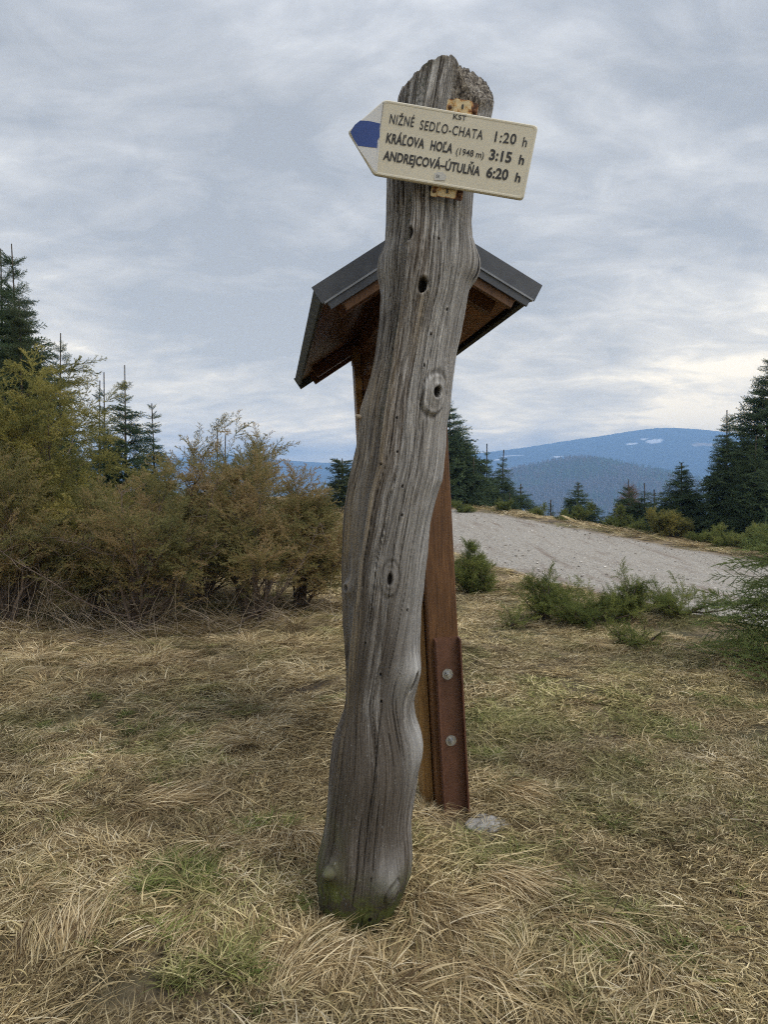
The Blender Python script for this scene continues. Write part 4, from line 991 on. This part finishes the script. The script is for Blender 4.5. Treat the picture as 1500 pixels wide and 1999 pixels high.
# ================================================================== PLANTS
def tubes(lines, sides=5):
    V = []; Fs = []
    for P, rad in lines:
        b = len(V); n = len(P)
        for i in range(n):
            t = (P[min(i + 1, n - 1)] - P[max(i - 1, 0)]); t.normalize()
            a = t.orthogonal().normalized(); c = t.cross(a); 
            for k in range(sides):
                q = math.tau * k / sides; V.append(P[i] + (a * math.cos(q) + c * math.sin(q)) * rad[i])
        for i in range(n - 1):
            for k in range(sides): k2 = (k + 1) % sides; Fs.append((b + i * sides + k, b + i * sides + k2, b + (i + 1) * sides + k2, b + (i + 1) * sides + k))
    return np.array([tuple(v) for v in V]), np.array(Fs)
def needle_twigs(twigs, gap, nl, nw, seed, per=4, fwd=.6, tw=.0015):
    """twigs: list of (p0, p1) arrays; needles as thin triangles round each twig plus the twig itself"""
    g = np.random.default_rng(seed); V = []; Fs = []; C = []
    for p0, p1 in twigs:
        p0 = np.array(p0, float); p1 = np.array(p1, float); d = p1 - p0; L_ = np.linalg.norm(d); d /= L_
        a = np.cross(d, [0.13, .31, .94]); a /= np.linalg.norm(a); b = np.cross(d, a)
        n = max(3, int(L_ / gap)); k = len(V); V += [p0 + a * tw, p0 - a * tw, p1]; Fs.append((k, k + 1, k + 2)); C += [.0] * 3
        k = len(V); V += [p0 + b * tw, p0 - b * tw, p1]; Fs.append((k, k + 1, k + 2)); C += [.0] * 3
        for i in range(n):
            for j in range(per):
                q = math.tau * (j + g.uniform(-.3, .3)) / per + i * 1.1; t = (i + g.random()) / n
                o = p0 + d * L_ * t; e = a * math.cos(q) + b * math.sin(q); dd = d * fwd + e * g.uniform(.6, 1.); dd /= np.linalg.norm(dd)
                w = np.cross(dd, e + d * .3); w /= (np.linalg.norm(w) + 1e-6); ll = nl * g.uniform(.7, 1.2); k = len(V)
                V += [o + w * nw / 2, o - w * nw / 2, o + dd * ll]; Fs.append((k, k + 1, k + 2)); c = g.random(); C += [c] * 3
    return np.array(V), np.array(Fs), {'c': np.array(C)}
def spray_twigs(L_, nside, ang, sl, droop, seed, flat=.25, sub=True):
    g = np.random.default_rng(seed); tw = []; S = 6
    ax = [np.array([L_ * s, 0.03 * L_ * math.sin(s * 3), -droop * L_ * s * s]) for s in np.linspace(0, 1, S + 1)]
    for i in range(S): tw.append((ax[i], ax[i + 1]))
    for k in range(nside):
        s = (k + .5) / nside * .92 + .04; i = min(int(s * S), S - 1); p = ax[i] + (ax[i + 1] - ax[i]) * (s * S - i)
        sg = 1 if k % 2 else -1; an = R(ang) * g.uniform(.8, 1.2); l_ = sl * L_ * (1 - .65 * s) * g.uniform(.7, 1.15)
        d = np.array([math.cos(an), sg * math.sin(an), g.normal(0, flat) - droop * .5]); d /= np.linalg.norm(d); q = p + d * l_; tw.append((p, q))
        if sub and l_ > .25 * L_ * sl:
            for m_ in range(2):
                f = g.uniform(.3, .8); pp = p + d * l_ * f; e = d + np.array([0, (1 if m_ else -1) * .7, g.normal(0, .3)]); e /= np.linalg.norm(e); tw.append((pp, pp + e * l_ * .45))
    return tw
JS = {}
for key in ('jun_y', 'jun_b', 'jun_g'):
    JS[key] = []
    for k in range(3):
        V, Fs, A = needle_twigs(spray_twigs(.20, 9, 34, .40, .22 if key != 'jun_g' else .02, 500 + k, .35), .0085, .0125, .0028, 510 + k, 3, 1.0, .0014)
        JS[key].append(source(key + '_spray_shape', V, Fs, [M[key]], A))
SB = {}
for key, mt, gap, nl, nw, per in (('far', 'spruce', .022, .036, .0105, 4), ('near', 'spruce_near', .011, .017, .0030, 5), ('pine', 'pine', .02, .06, .006, 5), ('bare', 'larch', .09, .05, .006, 2)):
    SB[key] = []
    for k in range(3):
        V, Fs, A = needle_twigs(spray_twigs(1.0, 18 if key != 'near' else 22, 52, .42, .10, 600 + k, .20 if key == 'far' else .14), gap, nl, nw, 610 + k, per, .75, .004)
        SB[key].append(source(key + '_bough_shape', V, Fs, [M[mt]], A))

def dir_rot(D, roll=0.0):
    D = np.asarray(D); yaw = np.arctan2(D[:, 1], D[:, 0]); pit = -np.arctan2(D[:, 2], np.hypot(D[:, 0], D[:, 1])); return np.stack([np.zeros(len(D)) + roll, pit, yaw], -1)

def spruce(px, pytop, Y, halfpx, label, seed, base=None, key='far', wh=.16, fill=1.0, taper=.85, leader=.1, name='spruce_tree', cat='tree', group=None, x=None, low=0.04, up=.55):
    g = np.random.default_rng(seed)
    if key == 'far': fill *= 1.55; wh *= .85; taper = max(.78, taper * 1.05); halfpx *= 1.08
    top = at(px, pytop, Y); X = top.x if x is None else x; gz = float(hz(X, Y, False)) if base is None else base
    H = top.z - gz; Rr = halfpx / F * Y
    root = empty(name, (X, Y, gz)); tag(root, label, cat, group)
    tr = []; lean = Vector((g.normal(0, .01), g.normal(0, .01), 0)) * H
    P = [lean * (k / 8) ** 2 + Vector((0, 0, H * k / 8 - (.1 if k == 0 else 0))) for k in range(9)]; rad = [max(.004 if key == 'near' else .0008 * Y, H * .014 * (1 - k / 8.3)) for k in range(9)]
    V, Fs = tubes([(P, rad)], 7); ob('trunk', np_mesh('trunk', V, Fs, [M['barkg']]), root)
    pts = []; D = []; S = []; z = H * low
    while z < H * (1 - leader * .35):
        t = z / H; n = int(g.integers(5, 8) * fill * (1 if t < 1 - leader else .8)) or 3
        env = Rr * ((1 - t) ** taper) * 1.05 + .02 * H * (t > .9)
        for k in range(n):
            a = g.uniform(0, math.tau); l_ = env * g.uniform(.72, 1.12); 
            pitch = -.18 + up * t ** 1.3 + g.normal(0, .1) + (.35 if t > 1 - leader else 0)
            l_ = max(l_, .05 * H * (1 if t < .95 else .6)); 
            pts.append((lean.x * t * t, lean.y * t * t, z + g.uniform(-.3, .3) * wh)); D.append((math.cos(a) * math.cos(pitch), math.sin(a) * math.cos(pitch), math.sin(pitch))); S.append(l_)
            if l_ > .5 * Rr and g.random() < .8:   # inner twigs fill the crown
                pts.append((math.cos(a) * l_ * .3, math.sin(a) * l_ * .3, z + g.uniform(-.1, .15))); a2 = a + g.uniform(-1, 1); D.append((math.cos(a2), math.sin(a2), g.uniform(-.2, .5))); S.append(l_ * .6)
        z += wh * g.uniform(.75, 1.25) * (1 + .7 * (t > 1 - leader))
    n = len(pts); D = np.array(D); D /= np.linalg.norm(D, axis=1)[:, None]; rt = dir_rot(D); rt[:, 0] = g.normal(0, .55 if key == 'far' else .35, n)
    o = scatter('crown', pts, rt, np.array(S), g.integers(0, 3, n), SB[key], {'rnd': g.random(n) * .8 + .2 * g.random()}, root); o['kind'] = 'stuff'
    return root
TG = 'spruces and young trees standing beyond the gravel road'
spruce(878, 782, 30, 96, 'tall dense dark spruce half hidden by the log and kiosk post', 1, wh=.20, fill=1.2, leader=.08, taper=.7, group=TG)
spruce(951, 866, 31, 46, 'slim spruce with a long spiky tip just right of the tall half hidden spruce', 2, wh=.2, taper=.8, leader=.3, group=TG)
spruce(925, 892, 29, 30, 'short slim spruce tucked between the tall half hidden spruce and its spiky neighbours', 33, wh=.2, taper=.7, leader=.15, group=TG)
spruce(981, 878, 31.5, 44, 'second slim spiky spruce, left of the broad low pair at the road edge', 3, wh=.2, taper=.8, leader=.3, group=TG)
spruce(1018, 944, 28.5, 46, 'low broad conical spruce closing the left clump beyond the road', 4, wh=.17, taper=.9, group=TG)
spruce(996, 962, 27.5, 26, 'small bushy spruce in front of the left clump at the road verge', 5, wh=.15, taper=.7, group=TG)
spruce(1076, 976, 27, 14, 'tiny slim spruce alone below the hill, left of the lone conical spruce', 6, wh=.14, taper=.7, group=TG)
spruce(1130, 941, 25.5, 46, 'lone neat conical spruce beneath the summit of the wooded hill', 7, wh=.15, fill=1.2, taper=.75, group=TG)
spruce(1163, 985, 25, 34, 'small bushy spruce touching the right of the lone conical spruce', 36, wh=.14, fill=1.0, taper=.7, group=TG)
spruce(1229, 936, 23.5, 42, 'young spruce with a long bare leader in front of the reddish bare tree', 8, wh=.17, taper=.7, leader=.34, group=TG)
spruce(1260, 943, 23.2, 44, 'young spruce with a bare leader just right of the reddish bare tree', 9, wh=.17, taper=.7, leader=.30, group=TG)
spruce(1279, 956, 22.8, 40, 'shortest of the bare leader spruces, nearest the broad dark cone', 10, wh=.16, taper=.6, leader=.26, group=TG)
spruce(1333, 903, 21.5, 72, 'broad dense dark conical spruce left of the big right hand spruces', 11, wh=.13, fill=1.5, taper=.62, leader=.05, group=TG)
spruce(1422, 800, 20.5, 68, 'large dark spruce standing in front left of the tallest one at the right edge', 12, wh=.17, fill=1.4, taper=.6, leader=.1, group=TG)
spruce(1497, 690, 21.0, 128, 'tallest dark spruce, cut by the right edge of the photo', 13, wh=.2, fill=1.5, taper=.7, leader=.08, group=TG)
spruce(1475, 850, 19.4, 74, 'wide dark spruce low in front of the tallest spruce at the right edge', 37, wh=.16, fill=1.3, taper=.55, leader=.05, group=TG)
spruce(1590, 760, 19.5, 90, 'dark spruce just outside the right edge beyond the road', 38, wh=.2, fill=1.3, taper=.7, group=TG)
spruce(1230, 950, 24.6, 34, 'reddish bare broadleaf tree with fine upright twigs among the young spruces', 14, key='bare', wh=.10, fill=2.5, taper=.35, leader=.02, name='bare_tree', up=1.2, low=.15, group=TG)
spruce(34, 478, 13.5, 138, 'tall dark spruce with twin leaders at the left edge', 15, wh=.17, fill=1.35, taper=.75, leader=.16)
spruce(2, 484, 13.8, 120, 'dark spruce behind and left of the twin leader spruce, at the left edge', 16, wh=.18, fill=1.2, taper=.7, leader=.16)
spruce(112, 650, 12.4, 84, 'shorter dark spruce right of the tall twin leader spruce', 17, wh=.16, fill=1.0, taper=.7, leader=.1)
spruce(42, 585, 11.5, 84, 'mid green soft needled pine in front of the tall left spruce', 18, key='pine', wh=.13, fill=1.2, taper=.45, leader=.04, name='pine_tree', low=.3)
spruce(243, 712, 12.5, 96, 'young spruce with a clear whorled leader standing alone behind the junipers', 19, wh=.18, fill=1.3, taper=.75, leader=.2)
spruce(202, 726, 13.5, 60, 'thin spruce with a bare leader left of the whorled one', 20, wh=.22, taper=.8, leader=.3)
spruce(191, 742, 13.9, 56, 'thinnest bare leader spruce behind the yellow green juniper', 21, wh=.24, taper=.8, leader=.3)
spruce(302, 788, 12.0, 66, 'bushy dark spruce right of the whorled young spruce', 22, wh=.15, fill=1.2, taper=.5, leader=.08)
spruce(423, 838, 15, 26, 'small spiky spruce tip rising left above the bronze bushes', 23, wh=.2, taper=.6, leader=.3)
spruce(437, 848, 15.6, 22, 'smaller spiky spruce tip beside the other above the bronze bushes', 24, wh=.2, taper=.6, leader=.3)
spruce(668, 895, 24, 44, 'rounded green pine left of the log above the road', 25, key='pine', wh=.16, fill=1.6, taper=.3, leader=.02, name='pine_tree', low=.12)
spruce(1580, 885, 5.6, 225, 'young green spruce with long needled boughs reaching in at the right edge', 26, key='near', wh=.085, fill=1.1, taper=.62, leader=.05, name='young_spruce', low=.06, up=.5)

def juniper(px, py, w_px, h_px, key, label, seed, nst=9, spread=1.0, arch=.0, dens=1.0, name='juniper_bush', bare=.25, sprs=1.0, Y=None, stems=None, group=None, leanx=0.0, dead=0):
    w_px *= .9; h_px *= (1.0 if key != 'jun_g' else .85); dens *= (.27 if key == 'jun_b' else .46); sprs *= 1.12
    g = np.random.default_rng(seed)
    gx, gy = ground_hit(px, py) if Y is None else (at(px, py, Y).x, Y)
    gz = float(hz(gx, gy, False)); sc_ = gy / F; Wd = w_px * sc_; Hh = h_px * sc_
    root = empty(name, (gx, gy, gz)); tag(root, label, 'bush' if name == 'juniper_bush' else 'tree', group)
    lines = []; sp = []; sd_ = []; ss = []
    def spray(q, d, lo, hi, wild=.35):
        if q.z < Hh * bare * g.uniform(.5, 1.25): return
        sdv = Vector((g.normal(0, 1), g.normal(0, 1), g.normal(.1, .7))).normalized(); e = (d + sdv * wild).normalized()
        sp.append(tuple(q)); sd_.append(tuple(e)); ss.append(g.uniform(lo, hi) * sprs)
    def shoot(p, d, L_, r0):
        # a single upright or trailing shoot clothed in short sprays, with a few side shoots
        n = 11; P = [p.copy()]; rad = [r0]; q = p.copy(); d = d.copy(); b0 = g.uniform(.10, .4)
        for i in range(n):
            s_ = (i + 1) / n; d = d + Vector((g.normal(0, .16), g.normal(0, .16), g.normal(.03, .12))); d.normalize(); q = q + d * L_ / n
            if q.z < .03: q.z = .03; d.z = abs(d.z)
            P.append(q.copy()); rad.append(r0 * (1 - .8 * s_))
            if s_ > b0:
                for _ in range(3):
                    if g.random() < dens * 1.3:
                        sdv = Vector((g.normal(0, 1), g.normal(0, 1), g.normal(.1, .6))).normalized(); e = (d * .75 + sdv).normalized()
                        sp.append(tuple(q)); sd_.append(tuple(e)); ss.append(g.uniform(.45, .95) * sprs * (1.25 - .6 * s_))
                if g.random() < .42 and L_ > .25:
                    sd = Vector((g.normal(0, 1), g.normal(0, 1), g.normal(.3, .5))).normalized(); shoot(q, (d * .6 + sd * .9).normalized(), L_ * g.uniform(.22, .45), rad[-1] * .6)
        for _ in range(2): sp.append(tuple(q)); e = (d + Vector((g.normal(0, .25), g.normal(0, .25), 0))).normalized(); sd_.append(tuple(e)); ss.append(g.uniform(.5, .9) * sprs)
        lines.append((P, rad))
    def grow(p, d, L_, r0, lvl):
        if key == 'jun_g' and lvl == 0: return shoot(p, d, L_ * g.uniform(.5, 1.12), r0 * .8)
        n = (9, 7, 4)[lvl]; P = [p.copy()]; rad = [r0]; q = p.copy(); d = d.copy()
        for i in range(n):
            s_ = (i + 1) / n; d = d + Vector((g.normal(0, .13), g.normal(0, .13), g.normal(0, .10) + (.07 if lvl == 0 else .04) - arch * s_ * (.14, .30, .35)[lvl])); d.normalize()
            q = q + d * L_ / n
            if q.z < .03: q.z = .03 + g.random() * .04; d.z = abs(d.z)
            P.append(q.copy()); rad.append(r0 * (1 - .8 * s_))
            if lvl == 0 and s_ > .2:
                for _ in range(2):
                    sd = Vector((g.normal(0, 1), g.normal(0, 1), g.normal(.1, .5))); nd = (d + sd.normalized() * .8).normalized()
                    grow(q, nd, L_ * g.uniform(.22, .42) * (1.1 - .5 * s_), rad[-1] * .55, 1)
            if lvl == 1 and s_ > .2:
                if g.random() < .35: 
                    sd = Vector((g.normal(0, 1), g.normal(0, 1), g.normal(0, .5))); grow(q, (d + sd.normalized() * .7).normalized(), L_ * .45, rad[-1] * .6, 2)
                if g.random() < dens: spray(q, d, .8, 1.5, .75)
            if lvl == 2 and g.random() < dens: spray(q, d, .7, 1.2, .6)
        if lvl < 2:
            for _ in range(3 if lvl == 0 else 2): spray(q, d, .9, 1.5, .35)
        else: spray(q, d, .8, 1.3, .3)
        lines.append((P, rad))
    for k in range(nst):
        if stems: a, up, ln = stems[k % len(stems)]
        else:
            a = g.uniform(0, math.tau); up = g.uniform(.35, 1.3); ln = 1.0
        ex = Wd / 2 * math.cos(up) ; L_ = ln * math.hypot(Wd / 2 * math.cos(up) * 1.15, Hh * math.sin(up)) * g.uniform(.6, 1.12)
        up = up if (key != 'jun_g' or stems) else up * .72
        d = Vector((math.cos(a) * math.cos(up) * Wd / 2 + leanx * Hh, math.sin(a) * math.cos(up) * Wd / 2 * .8, math.sin(up) * Hh)).normalized()
        grow(Vector((g.normal(0, .04), g.normal(0, .04), -.03)), d, L_, (.022 if key != 'jun_g' else .014) + .010 * g.random(), 0)
    if dead:
        dl = []
        for k in range(dead):
            a = g.uniform(0, math.tau); P = [Vector((g.normal(0, .30) * Wd, g.normal(-.12, .16) * Wd, .02))]; d = Vector((math.cos(a), math.sin(a) * .5, g.uniform(.2, 1.0))).normalized()
            for i in range(6): d = (d + Vector((g.normal(0, .2), g.normal(0, .2), g.normal(0, .15)))).normalized(); P.append(P[-1] + d * .1 * g.uniform(.7, 1.5))
            dl.append((P, [.0045 * (1 - i * .12) for i in range(7)]))
        V, Fs = tubes(dl, 3); ob('dead_twigs', np_mesh('dead_twigs', V, Fs, [M['deadwood']]), root)['kind'] = 'stuff'
    V, Fs = tubes(lines, 4); ob('branches', np_mesh('branches', V, Fs, [M['bark']]), root)
    n = len(sp); D = np.array(sd_); rt = dir_rot(D); rt[:, 0] = g.uniform(0, 6.28, n) if key == 'jun_g' else g.normal(0, .6, n)
    pts = np.array(sp); rn = np.clip(.5 + .5 * fbm(pts[:, 0] * 2.5, pts[:, 1] * 2.5, pts[:, 2] * 2.5 + seed, 2, 3) * 1.5 + g.normal(0, .24, n), 0, 1)
    scatter('foliage', pts, rt, np.array(ss), g.integers(0, 3, n), JS[key], {'rnd': rn}, root)['kind'] = 'stuff'
    return root, n
tot = 0
JG = 'junipers on the left of the post'
for a in [
    dict(px=50, py=1215, w_px=270, h_px=480, key='jun_y', label='tall yellow green juniper with drooping tips at the left', seed=1, nst=13, arch=.5, sprs=1.35, Y=8.6),
    dict(px=60, py=1100, w_px=130, h_px=400, key='jun_y', label='yellow green juniper behind, its wispy arching tips against the sky', seed=2, nst=10, arch=.6, sprs=1.25, Y=10.0),
    dict(px=-60, py=1200, w_px=260, h_px=350, key='jun_y', label='juniper cut by the left edge, yellow green and dense', seed=12, nst=9, arch=.4, sprs=1.2, Y=8.4),
    dict(px=262, py=1235, w_px=340, h_px=320, key='jun_b', label='bronze juniper just behind the nearly bare crooked trunked one', seed=3, nst=9, arch=.25, bare=.5, dead=90),
    dict(px=20, py=1225, w_px=260, h_px=290, key='jun_b', label='rusty bronze juniper low at the left edge with long bare twigs', seed=4, nst=9, arch=.3, bare=.45, dead=90),
    dict(px=385, py=1170, w_px=330, h_px=285, key='jun_b', label='bronze juniper behind the crooked trunk, its top against the sky', seed=5, nst=11, arch=.2, bare=.3, dens=1.0, Y=8.9),
    dict(px=500, py=1215, w_px=340, h_px=285, key='jun_b', label='wide rusty juniper nearest the left side of the log', seed=6, nst=11, arch=.2, bare=.42, dead=60),
    dict(px=470, py=1120, w_px=200, h_px=270, key='jun_b', label='upright brown juniper whose tip stands highest above the bronze bushes', seed=7, nst=8, arch=.1, bare=.2, Y=9.8),
    dict(px=585, py=1160, w_px=200, h_px=250, key='jun_b', label='bronze juniper behind the wide rusty one, close to the log', seed=8, nst=9, arch=.25, bare=.2, Y=8.6),
    dict(px=330, py=1090, w_px=220, h_px=210, key='jun_y', label='olive juniper below the whorled young spruce', seed=9, nst=9, arch=.2, bare=.1, Y=10.5),
    dict(px=200, py=1200, w_px=260, h_px=220, key='jun_b', label='low brown juniper between the crooked trunk and the yellow green one', seed=10, nst=8, arch=.3, bare=.3, Y=8.0, dead=80),
    dict(px=610, py=1100, w_px=110, h_px=140, key='jun_g', label='small green juniper low against the left side of the log by the road', seed=13, nst=7, arch=.1, bare=.1, Y=12.0),
]:
    _, n_ = juniper(group=JG, **a); tot += n_
RG = 'low green junipers between the post and the gravel road'
for a in [
    dict(px=912, py=1162, w_px=150, h_px=120, key='jun_g', label='feathery green juniper right beside the brown kiosk post', seed=21, nst=16, dens=1.0, bare=.05),
    dict(px=1062, py=1210, w_px=110, h_px=150, key='jun_g', label='pointed green juniper, left of the low group by the road', seed=22, nst=12, bare=.1, stems=[(0, 1.4, 1.0), (3.1, .9, .8), (.3, .8, .9), (1.5, 1.2, .9), (4.5, 1.1, .8), (2.6, .4, .9)]),
    dict(px=1150, py=1225, w_px=290, h_px=80, key='jun_g', label='low spreading green juniper behind the straw tussock', seed=23, nst=20, bare=.05),
    dict(px=1225, py=1215, w_px=110, h_px=140, key='jun_g', label='green juniper with two tufted upright shoots, right of the tussock', seed=24, nst=12, bare=.1, stems=[(0, 1.3, 1.05), (3.0, 1.4, .9), (.6, .6, .8), (4, 1.2, .8), (2.5, .5, .9)]),
    dict(px=1335, py=1200, w_px=230, h_px=34, key='jun_g', label='flat green juniper sprawling towards the young spruce', seed=25, nst=14, bare=.02),
    dict(px=1240, py=1260, w_px=120, h_px=45, key='jun_g', label='lowest juniper tuft in front of the upright shoots', seed=26, nst=9, bare=.02),
    dict(px=1000, py=1225, w_px=80, h_px=70, key='jun_g', label='sparse thin juniper sprig left of the pointed juniper', seed=27, nst=4, bare=.1, dens=.6),
]:
    a.setdefault('dens', .75); _, n_ = juniper(group=RG, sprs=.8, **a); tot += n_
def crooked():
    g = np.random.default_rng(77); Y = 7.05
    pl = lambda pts, y0, y1: [at(p[0] + g.normal(0, 2), p[1], y0 + (y1 - y0) * i / (len(pts) - 1)) for i, p in enumerate(pts)]
    def smoothp(P):
        out = []
        for i in range(len(P) - 1):
            a, b, c, d = P[max(i - 1, 0)], P[i], P[i + 1], P[min(i + 2, len(P) - 1)]
            for k in range(4): t = k / 4; out.append(.5 * ((2 * b) + (c - a) * t + (2 * a - 5 * b + 4 * c - d) * t * t + (3 * b - a - 3 * c + d) * t ** 3))
        return out + [P[-1]]
    trunks = [([(272, 1236), (252, 1203), (234, 1160), (224, 1110), (226, 1060), (236, 1010), (238, 960)], .021, 7.05, 7.1), ([(252, 1203), (200, 1192), (140, 1160), (80, 1125), (20, 1090), (-30, 1050)], .011, 7.05, 6.8),
        ([(226, 1085), (190, 1078), (150, 1060), (110, 1055)], .008, 7.08, 7.0), ([(256, 1208), (300, 1188), (345, 1160), (385, 1115), (420, 1070)], .012, 7.05, 7.3), ([(228, 1120), (270, 1095), (330, 1070), (370, 1055)], .007, 7.08, 7.2),
        ([(470, 1215), (520, 1180), (565, 1140), (600, 1080), (622, 1020)], .012, 7.3, 7.4), ([(330, 1200), (350, 1160), (360, 1120), (392, 1060), (410, 990), (425, 930)], .012, 7.4, 7.6)]
    gx, gy = ground_hit(272, 1236); b0 = Vector((gx, gy, float(hz(gx, gy)))); root = empty('juniper_bush', b0)
    tag(root, 'nearly bare juniper with a dark crooked trunk and long twisting branches', 'bush', JG)
    sp = []; sd_ = []; V0 = None; lines = []
    for pts, r0, ya, yb in trunks:
        P = [p - b0 for p in smoothp(pl(pts, ya, yb))]; n = len(P)
        lines.append((P, [r0 * (1 - .75 * i / n) for i in range(n)]))
        for i in range(n // 3, n):
            for _ in range(2):
                d = Vector((g.normal(0, 1), g.normal(0, 1), g.normal(.3, .7))).normalized(); L_ = g.uniform(.10, .35); Q = [P[i]]; q = P[i].copy()
                for k in range(5): d = (d + Vector((g.normal(0, .25), g.normal(0, .25), g.normal(.05, .2)))).normalized(); q = q + d * L_ / 5; Q.append(q.copy())
                lines.append((Q, [.0045 * (1 - .15 * k) for k in range(6)]))
                if g.random() < .55: sp.append(tuple(q)); sd_.append(tuple(d))
    V, Fs = tubes(lines, 6); o = ob('trunk', np_mesh('trunk', V, Fs, [M['bark']]), root)
    n = len(sp); rt = dir_rot(np.array(sd_)); scatter('foliage', sp, rt, g.uniform(.7, 1.4, n), g.integers(0, 3, n), JS['jun_b'], {'rnd': g.random(n)}, root)['kind'] = 'stuff'
crooked()
VG = 'olive junipers along the far verge of the road'
for i, (px, Y, w, h_, lab) in enumerate([(905, 26, 70, 22, 'low olive juniper on the verge below the tall half hidden spruce'), (985, 26, 60, 24, 'olive juniper below the spiky spruces on the road verge'), (1050, 25.5, 50, 22, 'small olive juniper left of the tiny slim spruce'),
        (1115, 23.8, 90, 26, 'olive juniper at the foot of the lone conical spruce'), (1200, 22.8, 110, 44, 'wide green juniper in front of the reddish bare tree'), (1255, 21.6, 70, 40, 'dark olive juniper below the bare leader spruces'), (1305, 20.2, 92, 44, 'round yellow green juniper in front of the broad conical spruce'),
        (1375, 19.2, 80, 30, 'low dark juniper between the round one and the big spruces'), (1440, 18.0, 130, 60, 'olive juniper below the big dark spruces at the right'), (1530, 16.2, 140, 95, 'large olive juniper at the right edge behind the young spruce')]):
    X = at(px, 1000, Y).x
    _, n_ = juniper(px=px, py=1000, w_px=w, h_px=h_ * .8, key='jun_y' if i in (6,) else 'jun_g', label=lab, seed=40 + i, nst=16 if i != 6 else 8, bare=.02, Y=Y, sprs=.95, group=VG, dens=1.3); tot += n_
print('juniper sprays', tot)

def stalk(px, py, px2, py2, label):
    gx, gy = ground_hit(px, py); tp = at(px2, py2, gy - .02); g = np.random.default_rng(5)
    b = Vector((gx, gy, float(hz(gx, gy)) - .01)); P = [b.lerp(tp, k / 6) + Vector((g.normal(0, .004), g.normal(0, .004), 0)) for k in range(7)]
    P = [p - b for p in P]; V, Fs = tubes([(P, [.0022 - .0002 * k for k in range(7)])], 5)
    o = ob('dry_stalk', np_mesh('dry_stalk', V, Fs, [M['bark']]), loc=b); tag(o, label, 'stalk')
stalk(1180, 1800, 1232, 1718, 'thin dark dry stalk leaning out of the grass at the lower right')
# ================================================================== HAZE
mb = MB(); mb.box((200, 2200, 122), (9200, 6400, 392)); hzo = mb.build('haze', None)
hzo.data.materials.clear()
hm = bpy.data.materials.new('haze'); hm.use_nodes = True; t_ = hm.node_tree; t_.nodes.clear()
o_ = t_.nodes.new('ShaderNodeOutputMaterial'); pv = t_.nodes.new('ShaderNodeVolumePrincipled')
pv.inputs['Color'].default_value = (.315, .55, .94, 1); pv.inputs['Density'].default_value = .00045; pv.inputs['Anisotropy'].default_value = 0.0
t_.links.new(pv.outputs[0], o_.inputs['Volume']); hzo.data.materials.append(hm); hzo['kind'] = 'stuff'
